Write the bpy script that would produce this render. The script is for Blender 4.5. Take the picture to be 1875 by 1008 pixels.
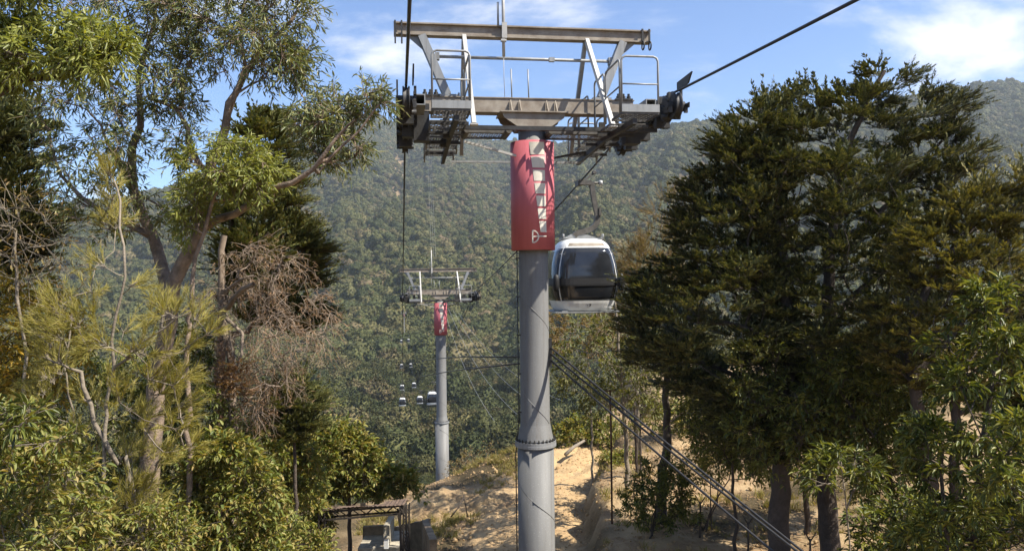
import bpy, math, random
import numpy as np
from mathutils import Matrix, Vector

random.seed(7)
rng = np.random.default_rng(7)
S = bpy.context.scene
for o in list(bpy.data.objects):
    bpy.data.objects.remove(o)
COL = S.collection

# ------------------------------------------------------------------ camera
F, CX, CY = 1400.0, 937.5, 504.0
ROLL = math.radians(0.7)
cr, sr = math.cos(ROLL), math.sin(ROLL)
cam = bpy.data.cameras.new('camera')
cam.sensor_width = 36.0
cam.lens = F / 1875.0 * 36.0
cam.clip_start, cam.clip_end = 0.05, 9000.0
camo = bpy.data.objects.new('camera', cam)
COL.objects.link(camo)
camo.matrix_world = Matrix(((cr, sr, 0, 0), (0, 0, -1, 0), (-sr, cr, 0, 0), (0, 0, 0, 1)))
S.camera = camo

# ------------------------------------------------------------------ sky, sun, exposure
SUN_AZ, SUN_EL = math.radians(111), math.radians(50)
SUN_STRENGTH, SKY_STRENGTH = 5.0, 0.09
w = bpy.data.worlds.new('World')
S.world = w
w.use_nodes = True
nt = w.node_tree
nt.nodes.clear()
N, L = nt.nodes, nt.links
out = N.new('ShaderNodeOutputWorld')
bg = N.new('ShaderNodeBackground')
bg.inputs['Strength'].default_value = SKY_STRENGTH
sky = N.new('ShaderNodeTexSky')
sky.sky_type = 'NISHITA'
sky.sun_disc = False
sky.sun_elevation = SUN_EL
sky.sun_rotation = SUN_AZ
sky.altitude = 900
sky.air_density = 1.0
sky.dust_density = 0.6
sky.ozone_density = 2.0
tc = N.new('ShaderNodeTexCoord')
sep = N.new('ShaderNodeSeparateXYZ')
L.new(tc.outputs['Generated'], sep.inputs[0])
addz = N.new('ShaderNodeMath'); addz.operation = 'ADD'; addz.inputs[1].default_value = 0.22
L.new(sep.outputs['Z'], addz.inputs[0])
absz = N.new('ShaderNodeMath'); absz.operation = 'MAXIMUM'; absz.inputs[1].default_value = 0.05
L.new(addz.outputs[0], absz.inputs[0])
dx = N.new('ShaderNodeMath'); dx.operation = 'DIVIDE'
dy = N.new('ShaderNodeMath'); dy.operation = 'DIVIDE'
L.new(sep.outputs['X'], dx.inputs[0]); L.new(absz.outputs[0], dx.inputs[1])
L.new(sep.outputs['Y'], dy.inputs[0]); L.new(absz.outputs[0], dy.inputs[1])
comb = N.new('ShaderNodeCombineXYZ')
L.new(dx.outputs[0], comb.inputs[0]); L.new(dy.outputs[0], comb.inputs[1])
CLOUD_OFF = (9.62, 17.08, 0.0)
mp = N.new('ShaderNodeMapping')
mp.inputs['Location'].default_value = CLOUD_OFF
L.new(comb.outputs[0], mp.inputs[0])
nz = N.new('ShaderNodeTexNoise')
nz.inputs['Scale'].default_value = 1.15
nz.inputs['Detail'].default_value = 8
nz.inputs['Roughness'].default_value = 0.58
nz.inputs['Distortion'].default_value = 0.35
L.new(mp.outputs[0], nz.inputs['Vector'])
rp = N.new('ShaderNodeMapRange')
rp.interpolation_type = 'SMOOTHSTEP'
rp.inputs['From Min'].default_value = 0.515
rp.inputs['From Max'].default_value = 0.68
rp.inputs['To Max'].default_value = 0.97
L.new(nz.outputs['Fac'], rp.inputs['Value'])
mx = N.new('ShaderNodeMix'); mx.data_type = 'RGBA'
L.new(rp.outputs[0], mx.inputs['Factor'])
tint = N.new('ShaderNodeMix'); tint.data_type = 'RGBA'; tint.blend_type = 'MULTIPLY'
tint.inputs['Factor'].default_value = 1.0
tint.inputs['B'].default_value = (0.80, 0.95, 1.17, 1)
L.new(sky.outputs[0], tint.inputs['A'])
L.new(tint.outputs['Result'], mx.inputs['A'])
mx.inputs['B'].default_value = (6.6, 6.7, 6.9, 1)
L.new(mx.outputs['Result'], bg.inputs['Color'])
L.new(bg.outputs[0], out.inputs['Surface'])

sun = bpy.data.lights.new('sun', 'SUN')
sun.energy = SUN_STRENGTH
sun.angle = math.radians(0.53)
sun.color = (1.0, 0.93, 0.82)
suno = bpy.data.objects.new('sun', sun)
COL.objects.link(suno)
SUNDIR = Vector((math.cos(SUN_EL) * math.sin(SUN_AZ), math.cos(SUN_EL) * math.cos(SUN_AZ), math.sin(SUN_EL)))
suno.rotation_euler = SUNDIR.to_track_quat('Z', 'Y').to_euler()
suno.location = (30, -10, 40)

S.view_settings.view_transform = 'Standard'
S.view_settings.look = 'None'
S.view_settings.gamma = 1
S.view_settings.use_curve_mapping = False
S.view_settings.exposure = 1.0
S.render.engine = 'CYCLES'
S.cycles.use_denoising = True
S.cycles.max_bounces = 6
S.cycles.diffuse_bounces = 3
S.cycles.glossy_bounces = 2
S.cycles.transmission_bounces = 3
S.cycles.volume_bounces = 1
S.cycles.caustics_reflective = False
S.cycles.caustics_refractive = False


def P(px, py, d):
    """point seen at photo pixel (px,py) at depth d metres in front of the camera"""
    u, v = (px - CX) / F, (CY - py) / F
    return np.array(((u * cr + v * sr) * d, d, (-u * sr + v * cr) * d))


# ------------------------------------------------------------------ noise
def _h(ix, iy, seed):
    n = (ix.astype(np.int64) * 374761393 + iy.astype(np.int64) * 668265263 + seed * 974711) & 0xffffffff
    n = ((n ^ (n >> 13)) * 1274126177) & 0xffffffff
    n = n ^ (n >> 16)
    return (n & 0xffff) / 65535.0


def vnoise(x, y, seed=0):
    x = np.asarray(x, float); y = np.asarray(y, float)
    ix, iy = np.floor(x), np.floor(y)
    fx, fy = x - ix, y - iy
    fx = fx * fx * (3 - 2 * fx); fy = fy * fy * (3 - 2 * fy)
    a, b = _h(ix, iy, seed), _h(ix + 1, iy, seed)
    c, d = _h(ix, iy + 1, seed), _h(ix + 1, iy + 1, seed)
    return (a * (1 - fx) + b * fx) * (1 - fy) + (c * (1 - fx) + d * fx) * fy


def fbm(x, y, oct=4, seed=0, gain=0.5):
    s, a, t = 0, 1.0, 0
    for i in range(oct):
        s = s + a * vnoise(x * 2 ** i, y * 2 ** i, seed + i * 17)
        t += a
        a *= gain
    return s / t


def sstep(a, b, x):
    t = np.clip((np.asarray(x, float) - a) / (b - a), 0, 1)
    return t * t * (3 - 2 * t)


# ------------------------------------------------------------------ materials
MATS = {}


def new_mat(name):
    m = bpy.data.materials.new(name)
    m.use_nodes = True
    MATS[name] = m
    nt = m.node_tree
    return m, nt, nt.nodes['Principled BSDF'], nt.nodes['Material Output']


def mat(name, col, rough=0.6, metal=0.0, var=0.25, scale=6.0, bump=0.0, bscale=40.0, col2=None, spec=0.5, streak=False):
    m, nt, b, o = new_mat(name)
    n = nt.nodes.new('ShaderNodeTexNoise')
    n.inputs['Scale'].default_value = scale
    n.inputs['Detail'].default_value = 6
    n.inputs['Roughness'].default_value = 0.65
    t = nt.nodes.new('ShaderNodeTexCoord')
    if streak:
        mpn = nt.nodes.new('ShaderNodeMapping')
        mpn.inputs['Scale'].default_value = (1, 1, 0.12)
        nt.links.new(t.outputs['Object'], mpn.inputs[0])
        nt.links.new(mpn.outputs[0], n.inputs['Vector'])
    else:
        nt.links.new(t.outputs['Object'], n.inputs['Vector'])
    r = nt.nodes.new('ShaderNodeValToRGB')
    r.color_ramp.elements[0].position = 0.32
    r.color_ramp.elements[1].position = 0.68
    c2 = col2 or tuple(c * (1 - var) for c in col)
    r.color_ramp.elements[0].color = (*c2, 1)
    r.color_ramp.elements[1].color = (*[min(1, c * (1 + var * 0.4)) for c in col], 1)
    nt.links.new(n.outputs['Fac'], r.inputs[0])
    nt.links.new(r.outputs[0], b.inputs['Base Color'])
    b.inputs['Roughness'].default_value = rough
    b.inputs['Metallic'].default_value = metal
    b.inputs['Specular IOR Level'].default_value = spec
    if bump:
        n2 = nt.nodes.new('ShaderNodeTexNoise')
        n2.inputs['Scale'].default_value = bscale
        n2.inputs['Detail'].default_value = 5
        nt.links.new(t.outputs['Object'], n2.inputs['Vector'])
        bp = nt.nodes.new('ShaderNodeBump')
        bp.inputs['Strength'].default_value = bump
        bp.inputs['Distance'].default_value = 0.05
        nt.links.new(n2.outputs['Fac'], bp.inputs['Height'])
        nt.links.new(bp.outputs[0], b.inputs['Normal'])
    return m


def leaf_mat(name, cols, trans=0.3, rough=0.45, spec=0.35, obj_random=False, gain=1.4):
    m, nt, b, o = new_mat(name)
    g = nt.nodes.new('ShaderNodeNewGeometry')
    r = nt.nodes.new('ShaderNodeValToRGB')
    el = r.color_ramp.elements
    while len(el) < len(cols):
        el.new(0.5)
    cols = [(min(1, c[0] * gain * 1.13), min(1, c[1] * gain * 0.98), min(1, c[2] * gain * 0.95)) for c in cols]
    for i, c in enumerate(cols):
        el[i].position = i / (len(cols) - 1)
        el[i].color = (*c, 1)
    if obj_random:
        oi = nt.nodes.new('ShaderNodeObjectInfo')
        n = nt.nodes.new('ShaderNodeMath'); n.operation = 'MULTIPLY_ADD'
        n.inputs[1].default_value = 0.3
        nt.links.new(g.outputs['Random Per Island'], n.inputs[0])
        n2 = nt.nodes.new('ShaderNodeMath'); n2.operation = 'MULTIPLY'
        n2.inputs[1].default_value = 0.7
        nt.links.new(oi.outputs['Random'], n2.inputs[0])
        nt.links.new(n2.outputs[0], n.inputs[2])
        nt.links.new(n.outputs[0], r.inputs[0])
    else:
        nt.links.new(g.outputs['Random Per Island'], r.inputs[0])
    nt.links.new(r.outputs[0], b.inputs['Base Color'])
    b.inputs['Roughness'].default_value = rough
    b.inputs['Specular IOR Level'].default_value = spec
    if trans > 0:
        tr = nt.nodes.new('ShaderNodeBsdfTranslucent')
        mul = nt.nodes.new('ShaderNodeMix'); mul.data_type = 'RGBA'; mul.blend_type = 'MULTIPLY'
        mul.inputs['Factor'].default_value = 1.0
        mul.inputs['B'].default_value = (1.6, 1.5, 0.5, 1)
        nt.links.new(r.outputs[0], mul.inputs['A'])
        nt.links.new(mul.outputs['Result'], tr.inputs['Color'])
        ms = nt.nodes.new('ShaderNodeMixShader')
        ms.inputs[0].default_value = trans
        nt.links.new(b.outputs[0], ms.inputs[1])
        nt.links.new(tr.outputs[0], ms.inputs[2])
        nt.links.new(ms.outputs[0], o.inputs['Surface'])
    return m


M_GALV = mat('galvanised_steel', (0.30, 0.31, 0.31), 0.55, 0.25, 0.28, 5, 0.05, 60, streak=True)
M_POLE = mat('pole_steel', (0.185, 0.185, 0.178), 0.65, 0.1, 0.25, 2.2, 0.06, 30, streak=True)
def stain(m):
    nt = m.node_tree
    b = nt.nodes['Principled BSDF']
    src = b.inputs['Base Color'].links[0].from_socket
    t = nt.nodes.new('ShaderNodeTexCoord')
    mpn = nt.nodes.new('ShaderNodeMapping'); mpn.inputs['Scale'].default_value = (3.2, 3.2, 0.16)
    nt.links.new(t.outputs['Object'], mpn.inputs[0])
    n = nt.nodes.new('ShaderNodeTexNoise'); n.inputs['Scale'].default_value = 3.0; n.inputs['Detail'].default_value = 8; n.inputs['Roughness'].default_value = 0.7
    nt.links.new(mpn.outputs[0], n.inputs['Vector'])
    r = nt.nodes.new('ShaderNodeMapRange'); r.inputs['From Min'].default_value = 0.53; r.inputs['From Max'].default_value = 0.72; r.inputs['To Max'].default_value = 0.6
    nt.links.new(n.outputs['Fac'], r.inputs['Value'])
    x = nt.nodes.new('ShaderNodeMix'); x.data_type = 'RGBA'
    nt.links.new(r.outputs[0], x.inputs['Factor']); nt.links.new(src, x.inputs['A'])
    x.inputs['B'].default_value = (0.105, 0.085, 0.065, 1)
    n2 = nt.nodes.new('ShaderNodeTexNoise'); n2.inputs['Scale'].default_value = 38; n2.inputs['Detail'].default_value = 4
    nt.links.new(t.outputs['Object'], n2.inputs['Vector'])
    r2 = nt.nodes.new('ShaderNodeMapRange'); r2.inputs['From Min'].default_value = 0.62; r2.inputs['From Max'].default_value = 0.70; r2.inputs['To Max'].default_value = 0.35
    nt.links.new(n2.outputs['Fac'], r2.inputs['Value'])
    y = nt.nodes.new('ShaderNodeMix'); y.data_type = 'RGBA'
    nt.links.new(r2.outputs[0], y.inputs['Factor']); nt.links.new(x.outputs['Result'], y.inputs['A'])
    y.inputs['B'].default_value = (0.34, 0.34, 0.32, 1)
    nt.links.new(y.outputs['Result'], b.inputs['Base Color'])


stain(M_POLE); stain(M_GALV)
M_BEAM = mat('weathered_beam', (0.30, 0.265, 0.215), 0.65, 0.1, 0.40, 4, 0.08, 50, col2=(0.20, 0.16, 0.12))
M_BRACE = mat('pale_steel', (0.46, 0.45, 0.42), 0.55, 0.15, 0.2, 7, 0.05, 60)
M_DARK = mat('greasy_steel', (0.045, 0.044, 0.042), 0.55, 0.3, 0.5, 8, 0.1, 50)
M_ARM = mat('worn_arm_steel', (0.12, 0.11, 0.095), 0.6, 0.3, 0.4, 9)
M_GRATE = mat('grating_steel', (0.13, 0.125, 0.115), 0.6, 0.3, 0.35, 9)
M_RUBBER = mat('sheave_rubber', (0.03, 0.03, 0.032), 0.55, 0.0, 0.3, 12)
M_RED = mat('faded_red_panel', (0.50, 0.135, 0.155), 0.55, 0.0, 0.16, 3.5, 0.02, 30, col2=(0.43, 0.105, 0.125), streak=True)
M_DECAL = mat('cream_decal', (0.66, 0.62, 0.52), 0.5, 0.0, 0.15, 9)
M_ROPE = mat('steel_rope', (0.05, 0.05, 0.052), 0.5, 0.5, 0.3, 60)
M_WHITE = mat('white_paint', (0.74, 0.74, 0.71), 0.35, 0.0, 0.12, 4)
M_GLASS = mat('tinted_glass', (0.022, 0.024, 0.028), 0.07, 0.0, 0.3, 3, spec=0.6)
M_BLACK = mat('black_plastic', (0.010, 0.010, 0.011), 0.6, 0.0, 0.3, 10)
M_RUST = mat('rusty_iron', (0.13, 0.065, 0.035), 0.85, 0.1, 0.5, 9, 0.2, 60)
M_RUSTDARK = mat('dark_rusty_iron', (0.05, 0.04, 0.03), 0.85, 0.1, 0.5, 9, 0.2, 60)
M_SHEET = mat('rusty_sheet', (0.15, 0.10, 0.07), 0.9, 0.0, 0.5, 5, 0.15, 40)
M_CONC = mat('old_shaded_concrete', (0.25, 0.19, 0.12), 0.9, 0.0, 0.6, 2.2, 0.4, 24)  # old concrete; the dark tone also carries the rear wall's shade
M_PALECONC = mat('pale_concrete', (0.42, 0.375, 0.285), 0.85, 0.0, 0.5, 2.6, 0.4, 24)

M_BARK_E = mat('eucalyptus_bark', (0.27, 0.20, 0.145), 0.85, 0, 0.55, 5, 0.5, 25, col2=(0.10, 0.075, 0.06))
M_BARK_D = mat('dark_bark', (0.085, 0.065, 0.05), 0.9, 0, 0.4, 6, 0.5, 25)
M_BARK_R = mat('reddish_bark', (0.22, 0.125, 0.075), 0.9, 0, 0.45, 5, 0.5, 25)
M_BARK_P = mat('pale_bark', (0.24, 0.20, 0.15), 0.85, 0, 0.35, 6, 0.4, 25)
M_DEAD = mat('dead_twigs', (0.27, 0.21, 0.155), 0.9, 0, 0.35, 6)

M_L_EUCA = leaf_mat('eucalyptus_leaf', [(0.035, 0.055, 0.022), (0.07, 0.10, 0.035), (0.11, 0.13, 0.055), (0.16, 0.175, 0.075)], 0.25, 0.42, 0.45, gain=1.7)
M_L_EUCAB = leaf_mat('sunlit_eucalyptus_leaf', [(0.07, 0.10, 0.025), (0.12, 0.15, 0.035), (0.16, 0.185, 0.05)], 0.35, 0.4, 0.4, gain=1.7)  # lighter leaf copy, sunlight put into the colour
M_L_CYP = leaf_mat('cypress_spray', [(0.015, 0.023, 0.012), (0.030, 0.042, 0.018), (0.060, 0.072, 0.028), (0.11, 0.116, 0.042)], 0.12, 0.6, 0.25, gain=1.85)
M_L_CYPO = leaf_mat('olive_cypress_spray', [(0.03, 0.038, 0.014), (0.075, 0.08, 0.024), (0.125, 0.12, 0.036)], 0.15, 0.6, 0.25, gain=1.85)
M_L_CYPG = leaf_mat('green_cypress_spray', [(0.03, 0.045, 0.018), (0.065, 0.082, 0.027), (0.115, 0.12, 0.04)], 0.15, 0.6, 0.25, gain=1.8)
M_L_CAS = leaf_mat('casuarina_needle', [(0.10, 0.11, 0.025), (0.155, 0.16, 0.04), (0.21, 0.20, 0.06)], 0.3, 0.5, 0.3, gain=1.7)
M_L_BROAD = leaf_mat('glossy_leaf', [(0.025, 0.042, 0.011), (0.055, 0.08, 0.019), (0.105, 0.135, 0.03), (0.15, 0.165, 0.04)], 0.25, 0.46, 0.4)
M_L_BUSH = leaf_mat('bush_leaf', [(0.05, 0.075, 0.02), (0.09, 0.12, 0.03), (0.14, 0.155, 0.045), (0.17, 0.145, 0.055)], 0.3, 0.5, 0.3, gain=1.7)
M_L_YEL = leaf_mat('yellow_leaf', [(0.10, 0.11, 0.025), (0.19, 0.165, 0.03), (0.26, 0.19, 0.035)], 0.3, 0.45, 0.35, gain=1.7)
M_L_DRY = leaf_mat('dry_leaf', [(0.09, 0.08, 0.035), (0.16, 0.12, 0.06), (0.11, 0.115, 0.045)], 0.25, 0.6, 0.2)
M_L_DEAD = leaf_mat('dead_frond', [(0.14, 0.10, 0.06), (0.20, 0.145, 0.085), (0.16, 0.125, 0.085)], 0.15, 0.8, 0.1)
M_L_GRASS = leaf_mat('dry_grass', [(0.16, 0.15, 0.05), (0.10, 0.12, 0.035), (0.22, 0.18, 0.085)], 0.3, 0.6, 0.2)
M_L_THIN = leaf_mat('thin_tree_leaf', [(0.045, 0.062, 0.02), (0.08, 0.10, 0.032), (0.13, 0.14, 0.05)], 0.3, 0.5, 0.3)
M_FOREST = leaf_mat('forest_canopy', [(0.024, 0.036, 0.014), (0.050, 0.066, 0.025), (0.038, 0.054, 0.019), (0.082, 0.096, 0.034), (0.060, 0.072, 0.028), (0.11, 0.112, 0.046), (0.125, 0.10, 0.066)], 0.06, 0.7, 0.15, obj_random=True, gain=1.08)


# ground material driven by vertex attribute "soil"
def ground_mat():
    m, nt, b, o = new_mat('ground_soil')
    t = nt.nodes.new('ShaderNodeTexCoord')
    at = nt.nodes.new('ShaderNodeAttribute'); at.attribute_name = 'soil'
    n = nt.nodes.new('ShaderNodeTexNoise'); n.inputs['Scale'].default_value = 0.9; n.inputs['Detail'].default_value = 9; n.inputs['Roughness'].default_value = 0.7
    nt.links.new(t.outputs['Object'], n.inputs['Vector'])
    r = nt.nodes.new('ShaderNodeValToRGB')
    e = r.color_ramp.elements
    e[0].position, e[0].color = 0.36, (0.27, 0.175, 0.095, 1)
    e[1].position, e[1].color = 0.62, (0.47, 0.345, 0.195, 1)
    nt.links.new(n.outputs['Fac'], r.inputs[0])
    n3 = nt.nodes.new('ShaderNodeTexNoise'); n3.inputs['Scale'].default_value = 14; n3.inputs['Detail'].default_value = 4
    nt.links.new(t.outputs['Object'], n3.inputs['Vector'])
    r3 = nt.nodes.new('ShaderNodeValToRGB')
    r3.color_ramp.elements[0].position = 0.3; r3.color_ramp.elements[0].color = (0.035, 0.032, 0.016, 1)
    r3.color_ramp.elements[1].position = 0.7; r3.color_ramp.elements[1].color = (0.12, 0.085, 0.045, 1)
    nt.links.new(n3.outputs['Fac'], r3.inputs[0])
    mixn = nt.nodes.new('ShaderNodeMix'); mixn.data_type = 'RGBA'
    nt.links.new(at.outputs['Fac'], mixn.inputs['Factor'])
    nt.links.new(r3.outputs[0], mixn.inputs['A'])
    nt.links.new(r.outputs[0], mixn.inputs['B'])
    nt.links.new(mixn.outputs['Result'], b.inputs['Base Color'])
    b.inputs['Roughness'].default_value = 0.95
    b.inputs['Specular IOR Level'].default_value = 0.15
    n2 = nt.nodes.new('ShaderNodeTexNoise'); n2.inputs['Scale'].default_value = 7; n2.inputs['Detail'].default_value = 8; n2.inputs['Roughness'].default_value = 0.7
    nt.links.new(t.outputs['Object'], n2.inputs['Vector'])
    bp = nt.nodes.new('ShaderNodeBump'); bp.inputs['Strength'].default_value = 0.7; bp.inputs['Distance'].default_value = 0.12
    nt.links.new(n2.outputs['Fac'], bp.inputs['Height'])
    nt.links.new(bp.outputs[0], b.inputs['Normal'])
    return m


M_GROUND = ground_mat()


# ------------------------------------------------------------------ object helpers
def link(name, me, parent=None, world=False):
    o = bpy.data.objects.new(name, me)
    COL.objects.link(o)
    if parent is not None:
        o.parent = parent
        if world:
            p = parent
            off = Vector((0, 0, 0))
            while p is not None:
                off += p.location
                p = p.parent
            o.matrix_parent_inverse = Matrix.Translation(-off)
    return o


def thing(name, label, cat, loc=(0, 0, 0), rotz=0.0, group=None):
    o = bpy.data.objects.new(name, None)
    COL.objects.link(o)
    o.empty_display_size = 0.2
    o.location = Vector(loc)
    o.rotation_euler = (0, 0, rotz)
    o['label'] = label
    o['category'] = cat
    if group:
        o['group'] = group
    return o


def tag(o, label, cat, group=None):
    o['label'] = label
    o['category'] = cat
    if group:
        o['group'] = group
    return o


def fast_mesh(name, V, Fs, m, smooth=False):
    """V (n,3); Fs (k,p) equal sized polygons"""
    me = bpy.data.meshes.new(name)
    V = np.ascontiguousarray(V, dtype=np.float32)
    Fs = np.ascontiguousarray(Fs, dtype=np.int32)
    me.vertices.add(len(V)); me.vertices.foreach_set('co', V.ravel())
    k, p = Fs.shape
    me.loops.add(k * p); me.loops.foreach_set('vertex_index', Fs.ravel())
    me.polygons.add(k)
    me.polygons.foreach_set('loop_start', np.arange(0, k * p, p, dtype=np.int32))
    me.polygons.foreach_set('loop_total', np.full(k, p, dtype=np.int32))
    if smooth:
        me.polygons.foreach_set('use_smooth', np.ones(k, dtype=bool))
    me.materials.append(m)
    me.update(calc_edges=True)
    return me


class MB:
    def __init__(self):
        self.v, self.f, self.s = [], [], []

    def add(self, vs, fs, smooth=False):
        n = len(self.v)
        self.v.extend([tuple(map(float, p)) for p in vs])
        self.f.extend([tuple(i + n for i in f) for f in fs])
        self.s.extend([smooth] * len(fs))
        return self

    def box(self, c, s, R=None):
        hx, hy, hz = s[0] / 2, s[1] / 2, s[2] / 2
        vs = [(x, y, z) for z in (-hz, hz) for y in (-hy, hy) for x in (-hx, hx)]
        if R is not None:
            vs = [R @ Vector(p) for p in vs]
        vs = [(p[0] + c[0], p[1] + c[1], p[2] + c[2]) for p in vs]
        return self.add(vs, [(0, 2, 3, 1), (4, 5, 7, 6), (0, 1, 5, 4), (2, 6, 7, 3), (0, 4, 6, 2), (1, 3, 7, 5)])

    def beam(self, a, b, wd, ht, up=(0, 0, 1)):
        a, b = Vector(a), Vector(b)
        y = (b - a)
        ln = y.length
        y.normalize()
        x = y.cross(Vector(up))
        if x.length < 1e-4:
            x = Vector((1, 0, 0))
        x.normalize()
        z = x.cross(y)
        R = Matrix((x, y, z)).transposed()
        return self.box((a + b) / 2, (wd, ln, ht), R)

    def ibeam(self, a, b, wd, ht, tf=0.03, up=(0, 0, 1)):
        a, b = Vector(a), Vector(b)
        y = (b - a).normalized(); x = y.cross(Vector(up)).normalized(); z = x.cross(y)
        self.beam(a, b, wd * 0.45, ht - 2 * tf, up)
        self.beam(a + z * (ht / 2 - tf / 2), b + z * (ht / 2 - tf / 2), wd, tf, up)
        self.beam(a - z * (ht / 2 - tf / 2), b - z * (ht / 2 - tf / 2), wd, tf, up)
        return self

    def tube(self, pts, r, sides=8, cap=True, smooth=True):
        pts = [Vector(p) for p in pts]
        n = len(pts)
        rr = r if hasattr(r, '__len__') else [r] * n
        vs, fs = [], []
        ref = None
        for i, p in enumerate(pts):
            d = (pts[min(i + 1, n - 1)] - pts[max(i - 1, 0)])
            if d.length < 1e-9:
                d = Vector((0, 0, 1))
            d.normalize()
            if ref is None:
                ref = d.orthogonal().normalized()
            ref = (ref - d * ref.dot(d))
            if ref.length < 1e-5:
                ref = d.orthogonal()
            ref.normalize()
            bn = d.cross(ref)
            for k in range(sides):
                a = 2 * math.pi * k / sides
                vs.append(p + (ref * math.cos(a) + bn * math.sin(a)) * rr[i])
        for i in range(n - 1):
            for k in range(sides):
                k2 = (k + 1) % sides
                fs.append((i * sides + k, i * sides + k2, (i + 1) * sides + k2, (i + 1) * sides + k))
        self.add(vs, fs, smooth)
        if cap:
            m = len(self.v) - len(vs)
            self.f.append(tuple(m + k for k in reversed(range(sides)))); self.s.append(False)
            self.f.append(tuple(m + (n - 1) * sides + k for k in range(sides))); self.s.append(False)
        return self

    def lathe(self, prof, seg=32, axis='z', c=(0, 0, 0), smooth=True, cap=True):
        vs, fs = [], []
        for r, h in prof:
            for k in range(seg):
                a = 2 * math.pi * k / seg
                p = (r * math.cos(a), r * math.sin(a), h)
                if axis == 'x':
                    p = (h, p[0], p[1])
                elif axis == 'y':
                    p = (p[0], h, p[1])
                vs.append((p[0] + c[0], p[1] + c[1], p[2] + c[2]))
        for i in range(len(prof) - 1):
            for k in range(seg):
                k2 = (k + 1) % seg
                fs.append((i * seg + k, i * seg + k2, (i + 1) * seg + k2, (i + 1) * seg + k))
        m = len(self.v)
        self.add(vs, fs, smooth)
        if cap:
            self.f.append(tuple(m + k for k in reversed(range(seg)))); self.s.append(False)
            self.f.append(tuple(m + (len(prof) - 1) * seg + k for k in range(seg))); self.s.append(False)
        return self

    def slab(self, front, back, smooth=False):
        """two matching grids [i][j] of points joined into a closed slab"""
        ni, nj = len(front), len(front[0])
        vs = [p for row in front for p in row] + [p for row in back for p in row]
        o = ni * nj
        fs = []
        for i in range(ni - 1):
            for j in range(nj - 1):
                a, b, c, d = i * nj + j, i * nj + j + 1, (i + 1) * nj + j + 1, (i + 1) * nj + j
                fs.append((a, b, c, d)); fs.append((o + d, o + c, o + b, o + a))
        for i in range(ni - 1):
            for j in (0, nj - 1):
                a, b = i * nj + j, (i + 1) * nj + j
                fs.append((a, b, o + b, o + a) if j == 0 else (b, a, o + a, o + b))
        for j in range(nj - 1):
            for i in (0, ni - 1):
                a, b = i * nj + j, i * nj + j + 1
                fs.append((b, a, o + a, o + b) if i == 0 else (a, b, o + b, o + a))
        return self.add(vs, fs, smooth)

    def mesh(self, name, m):
        me = bpy.data.meshes.new(name)
        me.from_pydata(self.v, [], self.f)
        me.polygons.foreach_set('use_smooth', self.s)
        me.materials.append(m)
        me.update()
        return me

    def build(self, name, m, parent=None, world=False):
        return link(name, self.mesh(name, m), parent, world)


def copy_tree(o, parent=None):
    c = o.copy()
    COL.objects.link(c)
    if parent is not None:
        c.parent = parent
    for ch in list(o.children):
        copy_tree(ch, c)
    return c


# ------------------------------------------------------------------ terrain
SKY_PX = [(-1400, 400), (-200, 385), (60, 372), (180, 358), (300, 330), (420, 285), (540, 238), (600, 218), (650, 206), (700, 222), (760, 236), (850, 252), (950, 262), (1050, 268), (1120, 270), (1200, 260), (1260, 248), (1330, 236),
          (1430, 222), (1560, 210), (1680, 198), (1760, 188), (1875, 186), (2300, 190), (3300, 210)]
SKX = np.array([math.atan2(p[0] - CX, F) for p in SKY_PX])
SKT = np.array([(CY + (p[0] - CX) * -0.0 - p[1]) / F for p in SKY_PX])
RID_AZ = np.array([-0.8, -0.17, 0.06, 0.22, 0.4, 0.8])
RID_D = np.array([3400., 3300., 3000., 2300., 2300., 2400.])
TD = np.array([40., 60, 100, 150, 200, 300, 400, 540, 700, 900, 1250, 1900, 2500, 3300])
TT = np.array([-.25, -.30, -.34, -.335, -.31, -.265, -.213, -.142, -.078, -.004, .072, .146, .190, .228])


def mountain(x, y):
    r = np.hypot(x, y)
    az = np.arctan2(x, y)
    azc = np.clip(az, -0.75, 0.75)
    d = r * np.cos(azc)
    # behind the viewer the land simply falls gently
    R = np.interp(azc, RID_AZ, RID_D)
    sk = np.interp(azc, SKX, SKT) + 0.0123 * np.tan(azc)
    dp = np.where(d > 600, 600 + (d - 600) * 2700 / (R - 600), d)
    t = np.interp(np.minimum(dp, 3300), TD, TT)
    t = np.where(t > 0, t * sk / 0.228, t)
    z = np.minimum(d, R) * t - np.maximum(d - R, 0) * 0.45
    wr = fbm(x / 420 + 9, y / 420 + 3, 3, 5) - 0.5
    sp = fbm(az * 11 + wr * 1.6, r / 1100 + 2, 4, 11) - 0.5
    amp = 0.19 * np.clip(d - 420, 0, 1500) * (0.25 + 0.75 * (1 - sstep(0.55, 0.98, dp / 3300)))
    z = z + sp * amp + (fbm(x / 90, y / 90, 4, 21) - 0.5) * 9 * sstep(150, 500, d)
    return z


def road_edges(y):
    """left and right edge of the dirt track at depth y"""
    le = np.interp(y, [14, 22, 27, 31, 35, 39, 46], [-3.2, -2.6, -2.3, -2.0, -0.9, 1.6, 4.5])
    re = np.interp(y, [14, 22, 27, 33, 38, 42, 46], [1.6, 2.0, 2.35, 3.35, 4.6, 6.0, 8.0])
    return le, re


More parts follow.
